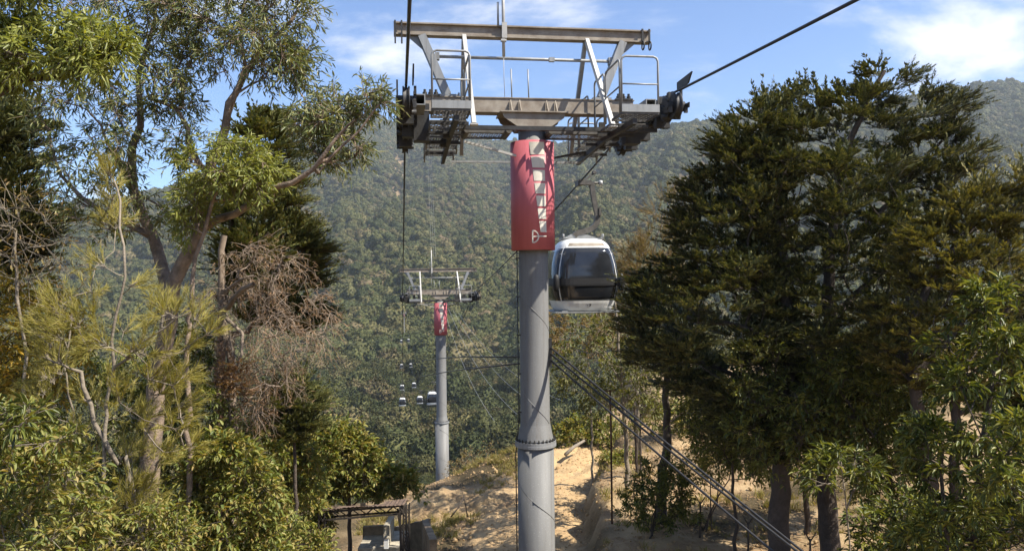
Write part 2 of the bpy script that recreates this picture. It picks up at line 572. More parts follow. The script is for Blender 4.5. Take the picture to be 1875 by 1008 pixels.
def near(x, y):
    x = np.asarray(x, float); y = np.asarray(y, float)
    le, re = road_edges(y)
    le = le + (fbm(y * 0.7, x * 0 + 3, 3, 3) - 0.5) * 1.0
    re = re + (fbm(y * 0.9, x * 0 + 8, 3, 4) - 0.5) * 0.9
    z = -9.45 + 0.0 * x
    # left side sinks away
    z = z - 0.16 * np.clip(1.2 - x, 0, 8) - 0.05 * np.clip(-x - 6.8, 0, 60)
    # right cut bank then rising ground
    bank = sstep(0.0, 0.75, x - re)
    z = z + bank * (1.35 + 0.06 * np.clip(x - re, 0, 30)) + 0.07 * np.clip(x - 6, 0, 30) * sstep(24, 50, y)
    # crest: land drops beyond it
    crest = np.interp(x, [-20, -4, 2, 5, 9, 30], [30, 36, 41, 46, 58, 64])
    z = z - np.clip(y - crest, 0, 80) * 0.42 * sstep(0, 10, y - crest)
    # small relief
    onroad = sstep(-0.4, 0.4, x - le) * sstep(-0.4, 0.4, re - x)
    z = z + (fbm(x * 0.55, y * 0.55, 4, 31) - 0.5) * (0.75 - 0.45 * onroad) + (fbm(x * 2.2, y * 2.2, 3, 32) - 0.5) * 0.16
    # wheel ruts
    mid = (le + re) / 2
    for o in (-0.75, 0.75):
        z = z - 0.09 * onroad * np.exp(-((x - mid - o - 0.3 * np.sin(y * 0.35)) / 0.22) ** 2)
    # low spoil bank along the far left of the track
    def hump(cx, cy, sx, sy, h, e=2.0):
        q = ((x - cx) / sx) ** 2 + ((y - cy) / sy) ** 2
        return h * np.exp(-q) * (0.75 + 0.5 * fbm(x * 1.3, y * 1.3, 4, 41))
    z = z + hump(1.0, 39.5, 2.6, 1.4, 0.5)
    return z, onroad, bank


def height(x, y):
    x = np.asarray(x, float); y = np.asarray(y, float)
    r = np.hypot(x, y)
    zn, onr, bank = near(x, y)
    zm = mountain(x, y)
    k = sstep(62, 110, r)
    back = np.where(y < 0, np.clip(-y, 0, 400) * 0.05, 0)
    return zn * (1 - k) + zm * k - back * 0, onr, bank


def hz(x, y):
    return float(height(np.array([x]), np.array([y]))[0][0])


az = np.concatenate([np.radians(np.linspace(-180, -46, 28, endpoint=False)), np.radians(np.linspace(-46, 46, 250)), np.radians(np.linspace(46, 180, 29)[1:])])
rad = np.concatenate([[0.3, 2, 4, 6, 8], np.geomspace(9, 60, 125), np.geomspace(60, 3700, 140)[1:]])
A, Rr = np.meshgrid(az, rad)
X, Y = Rr * np.sin(A), Rr * np.cos(A)
Z, ONR, BNK = height(X, Y)
nr, na = X.shape
idx = np.arange(nr * na).reshape(nr, na)
Fq = np.stack([idx[:-1, :-1], idx[:-1, 1:], idx[1:, 1:], idx[1:, :-1]], -1).reshape(-1, 4)[:, ::-1]
gme = fast_mesh('ground', np.stack([X, Y, Z], -1).reshape(-1, 3), Fq, M_GROUND, True)
# bare soil where the photograph shows it: track, cut bank, slopes by the track, the cleared strip on the mountain
soil = np.maximum(ONR, 0.0)
pat = fbm(X * 0.5, Y * 0.5, 4, 51)
soil = np.maximum(soil, sstep(0.38, 0.6, pat) * 0.9 * sstep(-9, -4, X) * (Y < 75) * (Y > 8))
soil = np.maximum(soil, BNK * (Y < 75) * sstep(0.25, 0.5, pat) * 0.9)
AZD = np.arctan2(X, Y)
STRIP_A0, STRIP_A1 = math.atan2(721 - CX, F), math.atan2(746 - CX, F)
strip = (AZD > STRIP_A0) & (AZD < STRIP_A1) & (Rr > 1330) & (Rr < 2500)
soil = np.where(strip, 0.15 + 0.5 * sstep(.4, .62, fbm(X / 30, Y / 30, 3, 57)), soil)
soil = np.where((Rr > 75) & ~strip, 0.0, soil)
a = gme.attributes.new('soil', 'FLOAT', 'POINT')
a.data.foreach_set('value', soil.ravel().astype(np.float32))
go = link('ground', gme)
go['kind'] = 'structure'
go['label'] = 'ochre earth and steep forest floor of the valley and mountain'

# dirt track as its own sheet, draped a little above the ground
ys = np.linspace(15, 44, 150)
us = np.linspace(0, 1, 26)
YY, UU = np.meshgrid(ys, us, indexing='ij')
le, re_ = road_edges(YY)
le = le + 0.12 + (fbm(YY * 0.7, YY * 0 + 3, 3, 3) - 0.5) * 1.0 + (vnoise(YY * 3, YY * 0, 61) - .5) * .3
re_ = re_ - 0.12 + (fbm(YY * 0.9, YY * 0 + 8, 3, 4) - 0.5) * 0.9 + (vnoise(YY * 3, YY * 0, 62) - .5) * .3
XX = le + (re_ - le) * UU
ZZ = height(XX, YY)[0] + 0.03 - 0.10 * (np.abs(UU - 0.5) > 0.47)
idx = np.arange(XX.size).reshape(XX.shape)
Fr = np.stack([idx[:-1, :-1], idx[:-1, 1:], idx[1:, 1:], idx[1:, :-1]], -1).reshape(-1, 4)


def track_mat():
    m, nt, b, o = new_mat('track_dirt')
    t = nt.nodes.new('ShaderNodeTexCoord')
    n = nt.nodes.new('ShaderNodeTexNoise'); n.inputs['Scale'].default_value = 1.3; n.inputs['Detail'].default_value = 10; n.inputs['Roughness'].default_value = 0.72
    nt.links.new(t.outputs['Object'], n.inputs['Vector'])
    r = nt.nodes.new('ShaderNodeValToRGB')
    e = r.color_ramp.elements
    e[0].position, e[0].color = 0.33, (0.36, 0.24, 0.125, 1)
    e[1].position, e[1].color = 0.60, (0.50, 0.35, 0.185, 1)
    nt.links.new(n.outputs['Fac'], r.inputs[0])
    nt.links.new(r.outputs[0], b.inputs['Base Color'])
    b.inputs['Roughness'].default_value = 0.95
    b.inputs['Specular IOR Level'].default_value = 0.1
    n2 = nt.nodes.new('ShaderNodeTexNoise'); n2.inputs['Scale'].default_value = 9; n2.inputs['Detail'].default_value = 8; n2.inputs['Roughness'].default_value = 0.75
    nt.links.new(t.outputs['Object'], n2.inputs['Vector'])
    bp = nt.nodes.new('ShaderNodeBump'); bp.inputs['Strength'].default_value = 0.6; bp.inputs['Distance'].default_value = 0.1
    nt.links.new(n2.outputs['Fac'], bp.inputs['Height'])
    nt.links.new(bp.outputs[0], b.inputs['Normal'])
    return m


M_TRACK = track_mat()
ro = link('dirt_road', fast_mesh('dirt_road', np.stack([XX, YY, ZZ], -1).reshape(-1, 3), Fr, M_TRACK, True))
ro['kind'] = 'structure'
ro['label'] = 'pale ochre dirt track running past the tower'


def mound(name, cx, cy, rx, ry, h, seed):
    n = 60
    u = np.linspace(-1, 1, n)
    U, V = np.meshgrid(u, u)
    q = np.sqrt(U ** 2 + V ** 2)
    Xm, Ym = cx + U * rx, cy + V * ry
    prof = np.clip(1 - q ** 1.25, -0.15, 1)
    rid = 1 - np.abs(fbm(Xm * 1.1, Ym * 1.1, 4, seed) - 0.5) * 2
    zm = height(Xm, Ym)[0] + h * prof * (0.55 + 0.6 * rid * 0.8) + (fbm(Xm * 3, Ym * 3, 3, seed + 3) - .5) * .35 * (prof > 0) - 0.05 - 0.25 * (q > 0.97)
    i = np.arange(n * n).reshape(n, n)
    Fm = np.stack([i[:-1, :-1], i[:-1, 1:], i[1:, 1:], i[1:, :-1]], -1).reshape(-1, 4)
    me = fast_mesh(name, np.stack([Xm, Ym, zm], -1).reshape(-1, 3), Fm, M_GROUND, True)
    at = me.attributes.new('soil', 'FLOAT', 'POINT')
    s = 0.55 + 0.5 * (fbm(Xm * 1.5, Ym * 1.5, 3, seed + 9))
    at.data.foreach_set('value', np.clip(s, 0, 1).ravel().astype(np.float32))
    o = link(name, me)
    o['kind'] = 'structure'
    return o


m1 = mound('earth_mound', P(800, 900, 34)[0], 34, 2.6, 2.2, 0.8, 71); m1['label'] = 'heap of ochre earth hiding the foot of the second tower'
m2 = mound('earth_mound', P(890, 925, 33)[0], 33, 1.7, 1.5, 0.6, 77); m2['label'] = 'lower heap of ochre earth beside the dirt track'

# ------------------------------------------------------------------ air
hb = MB()
hb.box((0, 0, 0), (1, 1, 1))
hm = bpy.data.materials.new('haze_air')
hm.use_nodes = True
hn = hm.node_tree
hn.nodes.clear()
ho_ = hn.nodes.new('ShaderNodeOutputMaterial')
pv = hn.nodes.new('ShaderNodeVolumePrincipled')
pv.inputs['Color'].default_value = (0.80, 0.90, 1.0, 1)
HAZE = 0.00008
pv.inputs['Density'].default_value = HAZE
pv.inputs['Anisotropy'].default_value = 0.2
for s in ('Density Attribute', 'Color Attribute', 'Temperature Attribute'):
    if s in pv.inputs:
        pv.inputs[s].default_value = ''
hn.links.new(pv.outputs[0], ho_.inputs['Volume'])
hzo = hb.build('haze', hm)
zlo, zhi = float(Z.min()) - 2, float(Z.max()) + 120
hzo.location = (0, 0, (zlo + zhi) / 2)
hzo.scale = (7800, 7800, zhi - zlo)
hzo['kind'] = 'stuff'
hzo['label'] = 'pale blue haze over the mountain'

# ------------------------------------------------------------------ cableway line
LA = math.atan2(733 - CX, F)
AX = np.array((math.sin(LA), math.cos(LA), 0.0))       # along the line, away from the viewer
LX = np.array((math.cos(LA), -math.sin(LA), 0.0))      # to the right of the line
HALF = 2.7
O0 = np.array((0.40, 17.0, 0.0)) - AX * 17.0           # centre line at s = 0
S1, S2, S3 = 17.0, 57.5, 700.0
RO = 0.33                                              # the rope runs this far above the reference height of a tower head
Z1, Z2, Z3 = 3.78, -1.12, -33.0


def rope_z(s):
    if s <= S1:
        t = (S1 - s)
        return Z1 - 0.060 * t + 0.0003 * t * t
    if s <= S2:
        t = (s - S1) / (S2 - S1)
        return Z1 + (Z2 - Z1) * t - 4 * 0.25 * t * (1 - t)
    if s <= S3:
        t = (s - S2) / (S3 - S2)
        return Z2 + (Z3 - Z2) * t - 4 * 31 * t * (1 - t)
    return None


def line_pt(s, lat, z=None):
    p = O0 + AX * s + LX * lat
    p[2] = rope_z(s) if z is None else z
    return p


def terr_line(s):
    p = O0 + AX * s
    return hz(p[0], p[1])


# ---- sheave (shared mesh)
def sheave_mesh():
    mb = MB()
    mb.lathe([(0.06, -0.075), (0.17, -0.055), (0.215, -0.07), (0.262, -0.07), (0.268, -0.05), (0.235, -0.03), (0.228, 0), (0.235, 0.03), (0.268, 0.05), (0.262, 0.07), (0.215, 0.07), (0.17, 0.055), (0.06, 0.075)], 28, 'x')
    mb.lathe([(0.035, -0.14), (0.035, 0.14)], 10, 'x')
    return mb.mesh('sheave', M_RUBBER)


SHEAVE = sheave_mesh()


def slope_z(y):
    """height of the rope relative to the tower head, along the saddle of the sheaves"""
    return 0.055 * y if y < 0 else -0.13 * y


def make_tower(name, label, s, zr, base_z, r_up, r_low, z_flange, simple=False):
    """zr = rope height; everything below is relative to it"""
    c = O0 + AX * s
    T = thing(name, label, 'cableway tower', (c[0], c[1], base_z), -LA, 'red collared towers of the cable car line')
    H = zr - RO - base_z

    def z(h):
        return H + h
    PX = 0.08
    # --- pole
    zf = z_flange - base_z
    mb = MB()
    mb.lathe([(r_low, 0), (r_low, zf)], 48, c=(PX, 0, 0))
    mb.build('lower_pole', M_POLE, T)
    mb = MB()
    mb.lathe([(r_up + 0.085, zf + 0.065), (r_up + 0.07, zf + 0.10), (r_up + 0.008, zf + 0.42), (r_up, zf + 0.44), (r_up, z(-2.75)), (r_up * 0.93, z(-0.25))], 48, c=(PX, 0, 0))
    mb.build('upper_pole', M_POLE, T)
    mb = MB()
    mb.lathe([(r_low + 0.055, zf - 0.06), (r_low + 0.055, zf - 0.002), (r_low + 0.05, zf + 0.0), (r_low + 0.05, zf + 0.064), (r_low - 0.02, zf + 0.064)], 48, c=(PX, 0, 0), smooth=False)
    fl = mb.build('flange', M_GALV, T)
    mb = MB()
    for k in range(28):
        a = 2 * math.pi * k / 28
        p = (PX + (r_low + 0.022) * math.cos(a), (r_low + 0.022) * math.sin(a))
        mb.lathe([(0.022, zf + 0.06), (0.022, zf + 0.10), (0.012, zf + 0.10), (0.012, zf + 0.135)], 6, c=(p[0], p[1], 0), smooth=False)
    b = mb.build('bolts', M_DARK, fl); b['kind'] = 'stuff'
    # helical weld seams of the pipe
    for (r0, za, zb) in ((r_low, 0.1, zf - 0.1), (r_up, zf + 0.45, z(-2.8))):
        mb = MB()
        n = max(20, int((zb - za) / 2.1 * 30))
        pts = []
        for i in range(n + 1):
            zz = za + (zb - za) * i / n
            a = -zz / 2.1 * 2 * math.pi + 0.6
            pts.append((PX + r0 * math.cos(a), r0 * math.sin(a), zz))
        mb.tube(pts, 0.009, 5)
        mb.build('weld_seam', M_POLE, T)
    # conduit with clips on the left of the pole
    mb = MB()
    xx = PX - r_low - 0.05
    mb.tube([(xx, -0.05, 0.3), (xx, -0.05, zf - 0.2), (PX - r_up - 0.05, -0.05, zf + 0.5), (PX - r_up - 0.05, -0.05, z(-2.9))], 0.013, 6)
    k = zf + 0.7
    while k < z(-3.0):
        mb.box((PX - r_up - 0.03, -0.05, k), (0.09, 0.03, 0.03)); k += 0.85
    mb.build('conduit', M_DARK, T)
    # --- red collar panel, a curved sheet on the viewer's side wrapping the pole
    R = 0.485
    z0, z1 = z(-2.90), z(-0.52)

    def cyl(ang, zz, rr):
        return (PX + rr * math.sin(ang), -rr * math.cos(ang), zz)
    n = 40
    mb = MB()
    angs = [-math.pi * 0.98 + 2 * math.pi * 0.98 * i / n for i in range(n + 1)]
    mb.slab([[cyl(a_, zz, R) for a_ in angs] for zz in (z0, z1)], [[cyl(a_, zz, R - 0.012) for a_ in angs] for zz in (z0, z1)], True)
    pan = mb.build('collar_panel', M_RED, T)
    mb = MB()
    for zz in (z0 + 0.25, z1 - 0.25):
        for k in range(6):
            a_ = k * math.pi / 3
            mb.beam(cyl(a_, zz, r_up * 0.9), cyl(a_, zz, R - 0.012), 0.04, 0.04)
    b = mb.build('panel_bracket', M_GALV, T); b['kind'] = 'stuff'
    # tapering ladder of seven pale blocks (front of the panel faces the viewer, a little to the right)
    fa = 0.03
    rows = [(0.02, 0.135), (0.155, 0.255), (0.275, 0.375), (0.395, 0.49), (0.51, 0.605), (0.625, 0.72), (0.74, 0.84)]
    for (t0, t1) in rows:
        def edge(t):
            lft = -0.165 + (t - 0.02) / 0.82 * 0.235
            rgt = 0.178 + (t - 0.02) / 0.82 * 0.035
            return lft, rgt
        mb = MB()
        fr, bk = [], []
        for t in (t0, t1):
            a0, a1 = edge(t)
            row = [fa + math.asin(max(-1, min(1, (a0 + (a1 - a0) * j / 8) / 0.485 * 0.97))) for j in range(9)]
            zz = z1 - (z1 - z0) * t
            fr.append([cyl(q, zz, R + 0.005) for q in row]); bk.append([cyl(q, zz, R + 0.0005) for q in row])
        mb.slab(fr[::-1], bk[::-1], False)
        mb.build('graphic_block', M_DECAL, pan)
    # half-round mark with a cross stroke under the ladder
    mb = MB()
    zc = z0 + 0.285

    def strip(pts2, wd):
        fr, bk = [], []
        for i, (q, zz) in enumerate(pts2):
            p0 = pts2[max(i - 1, 0)]; p1 = pts2[min(i + 1, len(pts2) - 1)]
            tx, tz = p1[0] - p0[0], p1[1] - p0[1]
            l_ = math.hypot(tx, tz) or 1
            nx_, nz_ = -tz / l_ * wd / 2, tx / l_ * wd / 2
            fr.append([cyl(fa + math.asin((q + sgn * nx_) / R), zz + sgn * nz_, R + 0.006) for sgn in (1, -1)])
            bk.append([cyl(fa + math.asin((q + sgn * nx_) / R), zz + sgn * nz_, R + 0.0008) for sgn in (1, -1)])
        mb.slab(fr, bk, False)
    strip([(-0.105, zc - 0.135), (-0.105, zc + 0.135)], 0.028)
    strip([(-0.105 + 0.125 * math.cos(q), zc + 0.13 * math.sin(q)) for q in np.linspace(-math.pi / 2, math.pi / 2, 13)], 0.026)
    strip([(-0.10 + 0.03 * q, zc + 0.001 * q) for q in range(11)], 0.026)
    mb.build('emblem', M_DECAL, pan)
    # --- head
    mb = MB()
    for yy in (-0.34, 0.34):
        mb.add([(PX - 0.72, yy, z(0.12)), (PX + 0.72, yy, z(0.12)), (PX + 0.66, yy, z(-0.02)), (PX + 0.36, yy, z(-0.22)), (PX - 0.36, yy, z(-0.22)), (PX - 0.66, yy, z(-0.02)),
                (PX - 0.72, yy + 0.03, z(0.12)), (PX + 0.72, yy + 0.03, z(0.12)), (PX + 0.66, yy + 0.03, z(-0.02)), (PX + 0.36, yy + 0.03, z(-0.22)), (PX - 0.36, yy + 0.03, z(-0.22)), (PX - 0.66, yy + 0.03, z(-0.02))],
               [(0, 1, 2, 3, 4, 5), (11, 10, 9, 8, 7, 6)] + [(i, i + 6, (i + 1) % 6 + 6, (i + 1) % 6) for i in range(6)])
    mb.box((PX, 0, z(0.105)), (1.5, 0.8, 0.03))
    mb.box((PX, 0, z(-0.23)), (0.72, 0.74, 0.025))
    for xx in (-0.5, -0.3, 0.3, 0.5):
        mb.add([(PX + xx, -0.38, z(0.122)), (PX + xx + 0.02, -0.38, z(0.122)), (PX + xx + 0.02, -0.17, z(0.122)), (PX + xx, -0.17, z(0.122)), (PX + xx, -0.17, z(0.40)), (PX + xx + 0.02, -0.17, z(0.40))],
               [(0, 1, 2, 3), (3, 2, 5, 4), (0, 4, 5, 1), (0, 3, 4), (1, 5, 2)])
    mb.build('pole_head', M_BEAM, T)
    mb = MB()
    mb.box((0, 0, z(0.285)), (4.75, 0.30, 0.30))
    mb.box((0, 0, z(0.443)), (4.8, 0.34, 0.02)); mb.box((0, 0, z(0.128)), (4.8, 0.36, 0.018))
    mb.build('crossarm', M_BEAM, T)
    # --- maintenance frame above
    mb = MB()
    mb.ibeam((-2.93, 0, z(1.915)), (2.82, 0, z(1.915)), 0.22, 0.27)
    mb.build('top_beam', M_BEAM, T)
    for xx, w_ in ((-2.9, 0.03), (-2.76, 0.03)):
        mb = MB()
        mb.box((xx, -0.13, z(1.82)), (0.035, 0.03, 0.5))
        mb.build('hanger_plate', M_DARK, T)
    for xx in (2.62, 2.78):
        mb = MB()
        mb.box((xx, -0.125, z(1.93)), (0.04, 0.03, 0.28))
        pts = [(xx, -0.13 + 0.0, z(1.8))] + [(xx, -0.16 - 0.08 * math.sin(q), z(1.68) - 0.09 * math.cos(q)) for q in np.linspace(math.pi * 0.9, -math.pi * 0.9, 12)]
        mb.tube(pts, 0.018, 6)
        mb.build('lifting_hook', M_DARK, T)
    for sgn, xt, xb in ((-1, -2.33, -1.79), (1, 2.18, 1.66)):
        mb = MB()
        mb.beam((xt, 0, z(1.78)), (xb, 0, z(0.50)), 0.17, 0.26, (0, 1, 0))
        mb.box((xb, 0, z(0.475)), (0.42, 0.34, 0.045))
        mb.add([(xt + sgn * 0.32, -0.02, z(1.78)), (xt + sgn * 0.02, -0.02, z(1.78)), (xt - sgn * 0.10, -0.02, z(1.42)),
                (xt + sgn * 0.32, 0.02, z(1.78)), (xt + sgn * 0.02, 0.02, z(1.78)), (xt - sgn * 0.10, 0.02, z(1.42))], [(0, 1, 2), (5, 4, 3), (0, 3, 4, 1), (1, 4, 5, 2), (2, 5, 3, 0)])
        mb.build('slanted_strut', M_GALV, T)
    for xt, xb in ((-1.41, -1.36), (1.34, 1.50)):
        mb = MB()
        mb.beam((xt, -0.06, z(1.80)), (xb, -1.55, z(-0.42)), 0.085, 0.10)
        mb.box((xb, -1.55, z(-0.43)), (0.16, 0.16, 0.03))
        mb.build('front_brace', M_BRACE, T)
        mb = MB()
        mb.beam((xt, 0.06, z(1.80)), (xt * 0.97, 1.55, z(-0.55)), 0.085, 0.10)
        mb.build('rear_brace', M_GALV, T)
    mb = MB()
    mb.tube([(-2.02, 0, z(1.35)), (1.92, 0, z(1.35))], 0.035, 10)
    for xx in (-2.0, 1.9):
        mb.box((xx, 0, z(1.35)), (0.10, 0.12, 0.16))
    mb.box((0.55, 0, z(1.35)), (0.12, 0.09, 0.09))
    mb.build('tie_bar', M_GALV, T)
    # aerials
    mb = MB()
    mb.tube([(-0.55, -0.15, z(1.35)), (-0.55, -0.15, z(3.4))], 0.035, 10)
    mb.box((-0.53, -0.15, z(1.92)), (0.11, 0.08, 0.34)); mb.box((-0.55, -0.15, z(1.7)), (0.12, 0.10, 0.04))
    mb.tube([(-0.55, -0.15, z(1.35)), (-0.55, -0.14, z(0.9)), (-0.53, -0.1, z(0.46))], 0.007, 5)
    mb.build('mast', M_BRACE, T)
    mb = MB()
    mb.tube([(-0.66, -0.1, z(2.05)), (-0.66, -0.1, z(2.55))], 0.022, 8)
    mb.build('aerial', M_GALV, T)
    for xx in (-0.36, 0.02):
        mb = MB()
        mb.tube([(xx, 0, z(0.45)), (xx - 0.01, 0, z(1.12))], 0.016, 7)
        mb.build('aerial', M_GALV, T)
    # long cross bars in front of and behind the pole
    mb = MB(); mb.box((0.55, -0.78, z(-0.34)), (4.3, 0.09, 0.085)); mb.build('cross_bar', M_DARK, T)
    mb = MB(); mb.box((0.0, 1.75, z(-0.68)), (3.2, 0.06, 0.05)); mb.build('cross_bar', M_GALV, T)
    mb = MB(); mb.beam((-1.45, -0.3, z(-0.55)), (PX - r_up, -0.25, z(-0.86)), 0.05, 0.05); mb.build('knee_brace', M_BRACE, T)
    mb = MB(); mb.beam((1.45, 0.6, z(-0.60)), (PX + r_up, 0.1, z(-0.86)), 0.05, 0.05); mb.build('knee_brace', M_DARK, T)
    # --- small gratings beside the pole

    def grating(mb, x0, x1, y0, y1, zz, bar=0.11, zz1=None):
        zz1 = zz if zz1 is None else zz1
        zf_ = lambda y: zz + (zz1 - zz) * (y - y0) / (y1 - y0)
        for xx in (x0, x1):
            mb.beam((xx, y0, zf_(y0)), (xx, y1, zf_(y1)), 0.02, 0.05)
        for yy in (y0, y1):
            mb.box(((x0 + x1) / 2, yy, zf_(yy)), (x1 - x0, 0.02, 0.048))
        step = bar * (2 if simple else 1)
        # diagonal expanded-metal pattern
        w_, h_ = x1 - x0, y1 - y0
        for sg in (1, -1):
            t = -h_
            while t < w_:
                a0, a1 = max(t, 0), min(t + h_, w_)
                if a1 - a0 > 0.02:
                    xa, xb = (x0 + a0, x0 + a1) if sg > 0 else (x1 - a0, x1 - a1)
                    ya, yb = y0 + (a0 - t), y0 + (a1 - t)
                    mb.beam((xa, ya, zf_(ya)), (xb, yb, zf_(yb)), 0.011, 0.009)
                t += step
    for x0, x1 in ((-1.42, -0.52), (0.40, 1.75)):
        mb = MB()
        grating(mb, x0, x1, -0.55, 0.1, z(-0.40), 0.105)
        mb.box(((x0 + x1) / 2, -0.58, z(-0.34)), (x1 - x0 + 0.1, 0.02, 0.14))
        for e in (x0, x1):
            mb.lathe([(0.07, -0.66), (0.07, 0.14)], 10, 'y', (e, 0, z(-0.36)))
        g = mb.build('pole_platform', M_GRATE, T)
    # --- walkways with rails, one at each side
    for sgn in (-1, 1):
        x0, x1 = (-2.22, -1.50) if sgn < 0 else (1.46, 2.20)
        mb = MB()
        xx = (x0 + x1) / 2 - sgn * 0.1
        mb.beam((xx, -2.3, z(-0.46)), (xx, 0, z(-0.42)), 0.09, 0.11)
        mb.beam((xx, 0, z(-0.42)), (xx, 2.6, z(-0.56)), 0.09, 0.12)
        for yy in (-1.6, -0.6, 0.5, 1.6):
            mb.box(((x0 + x1) / 2 - sgn * 0.0, yy, z(-0.42 - 0.05 * max(yy, 0))), (x1 - x0 + 0.06, 0.05, 0.06))
        for yy in (-0.5, 0.6):
            mb.box((sgn * 1.85, yy, z(-0.22)), (0.14, 0.10, 0.62))
        wk = mb.build('walkway', M_DARK, T)
        ys_ = [(-2.35, -1.62, -0.31), (-1.50, -0.75, -0.37), (-0.6, 0.18, -0.31), (0.4, 0.98, -0.33), (1.15, 1.72, -0.36), (1.9, 2.55, -0.40)]
        for (ya, yb, zz) in ys_:
            mb = MB()
            grating(mb, x0, x1, ya, yb, z(zz), 0.115)
            mb.build('grating', M_GRATE, wk)
        mb = MB(); mb.box(((x0 + x1) / 2, -2.37, z(-0.22)), (x1 - x0 + 0.02, 0.02, 0.15)); mb.build('toe_board', M_GALV, wk)
        # rails: U-shaped hoops
        def hoop(pa, pb, zb, zt, rr=0.021):
            pa, pb = np.array(pa), np.array(pb)
            d = (pb - pa); l_ = np.linalg.norm(d); d = d / l_
            c_ = 0.09
            pts = [(*pa, zb), (*pa, zt - c_), (*(pa + d * c_ * 0.3), zt - c_ * 0.3), (*(pa + d * c_), zt), (*(pb - d * c_), zt), (*(pb - d * c_ * 0.3), zt - c_ * 0.3), (*pb, zt - c_), (*pb, zb)]
            mb = MB()
            mb.tube(pts, rr, 8)
            mb.tube([(*pa, (zb + zt) / 2 + 0.0), (*pb, (zb + zt) / 2)], rr * 0.8, 8)
            mb.build('hoop_rail', M_GALV, T)
        hoop((x0, -2.33), (x1, -2.33), z(-0.28), z(0.80))
        inner = x1 if sgn < 0 else x0
        hoop((inner, -2.2), (inner, -1.15), z(-0.30), z(0.78))
        hoop((inner, -1.05), (inner, -0.25), z(-0.30), z(0.80))
        hoop((inner, 0.35), (inner, 1.25), z(-0.35), z(0.66))
        hoop((inner, 1.35), (inner, 2.45), z(-0.55), z(0.50))
        hoop((x0, 2.48), (x1, 2.48), z(-0.60), z(0.45))
        outer = x0 if sgn < 0 else x1
        hoop((outer, 1.2), (outer, 2.4), z(-0.5), z(0.5))
    # --- sheave trains
    for sgn in (-1, 1):
        z = lambda h: H + RO + h
        xr = sgn * HALF
        mb = MB()
        for (ya, yb) in ((-2.15, -0.08), (0.08, 2.15)):
            for off in (-0.125, 0.125):
                mb.beam((xr + off, ya + 0.1, z(slope_z(ya) - 0.34)), (xr + off, yb - 0.1, z(slope_z(yb) - 0.34)), 0.025, 0.13)
            yc = (ya + yb) / 2
            mb.box((xr, yc, z(slope_z(yc) - 0.50)), (0.30, 0.16, 0.26))
        # two-wheel rockers
        ysv = [-1.92, -1.40, -0.86, -0.34, 0.34, 0.86, 1.40, 1.92]
        for i in range(0, 8, 2):
            ya, yb = ysv[i], ysv[i + 1]
            ym = (ya + yb) / 2
            for off in (-0.10, 0.10):
                za, zb_, zm_ = slope_z(ya) - 0.28, slope_z(yb) - 0.28, slope_z(ym) - 0.46
                mb.beam((xr + off, ya - 0.05, z(za)), (xr + off, ym, z(zm_)), 0.022, 0.13)
                mb.beam((xr + off, ym, z(zm_)), (xr + off, yb + 0.05, z(zb_)), 0.022, 0.13)
            mb.lathe([(0.05, -0.2), (0.05, 0.2)], 10, 'x', (xr, ym, z(slope_z(ym) - 0.47)))
        # carrier beam from crossarm to the train, hollow stub, guards
        mb.box((sgn * 2.36, 0, z(-0.45)), (0.34, 0.34, 0.8))
        mb.box((sgn * 2.55, 0, z(-0.66)), (0.45, 0.24, 0.2))
        for q in ysv:
            mb.lathe([(0.09, -0.19), (0.09, 0.19)], 10, 'x', (xr, q, z(slope_z(q) - 0.282)))
            mb.box((xr - 0.16, q - 0.16, z(slope_z(q) - 0.40)), (0.07, 0.05, 0.11)); mb.box((xr + 0.16, q - 0.16, z(slope_z(q) - 0.40)), (0.07, 0.05, 0.11))
            mb.box((xr + sgn * 0.17, q + 0.12, z(slope_z(q) + 0.02)), (0.035, 0.09, 0.22))
            mb.box((xr - sgn * 0.17, q - 0.1, z(slope_z(q) - 0.12)), (0.05, 0.12, 0.16))
        mb.beam((xr + sgn * 0.19, -2.2, z(slope_z(-2.2) - 0.30)), (xr + sgn * 0.19, 0, z(-0.30)), 0.02, 0.10)
        mb.beam((xr + sgn * 0.19, 0, z(-0.30)), (xr + sgn * 0.19, 2.2, z(slope_z(2.2) - 0.30)), 0.02, 0.10)
        # entry guide plate at the near end
        mb.add([(xr + 0.12, -2.3, z(-0.02)), (xr + 0.12, -2.5, z(0.16)), (xr + 0.12, -1.7, z(0.14)), (xr + 0.12, -1.7, z(-0.05)),
                (xr + 0.15, -2.3, z(-0.02)), (xr + 0.15, -2.5, z(0.16)), (xr + 0.15, -1.7, z(0.14)), (xr + 0.15, -1.7, z(-0.05))], [(0, 1, 2, 3), (7, 6, 5, 4), (0, 4, 5, 1), (1, 5, 6, 2), (2, 6, 7, 3), (3, 7, 4, 0)])
        tr = mb.build('sheave_train', M_DARK, T)
        for q in ysv:
            w_ = link('sheave', SHEAVE, tr)
            w_.location = (xr, q, z(slope_z(q) - 0.262 - 0.02))
        z = lambda h: H + h
        # square hollow stub facing the viewer
        mb = MB()
        xs = sgn * 2.42
        for (dx_, dz_, wx, wz) in ((-0.1, 0, 0.02, 0.22), (0.1, 0, 0.02, 0.22), (0, 0.1, 0.18, 0.02), (0, -0.1, 0.18, 0.02)):
            mb.box((xs + dx_, -0.75, z(0.12) + dz_), (wx, 1.0, wz))
        mb.box((xs, -0.3, z(0.12)), (0.17, 0.02, 0.17))
        mb.build('hollow_stub', M_GALV, T)
        mb = MB()
        for q in (-0.12, 0.0, 0.12):
            mb.lathe([(0.05, 0), (0.05, 0.08), (0.03, 0.09), (0.03, 0.14)], 8, c=(sgn * 2.16 + q, -0.12, z(0.455)), smooth=False)
        mb.box((sgn * 2.16, -0.12, z(0.465)), (0.4, 0.14, 0.03))
        mb.build('anchor_bolts', M_DARK, T)
    return T


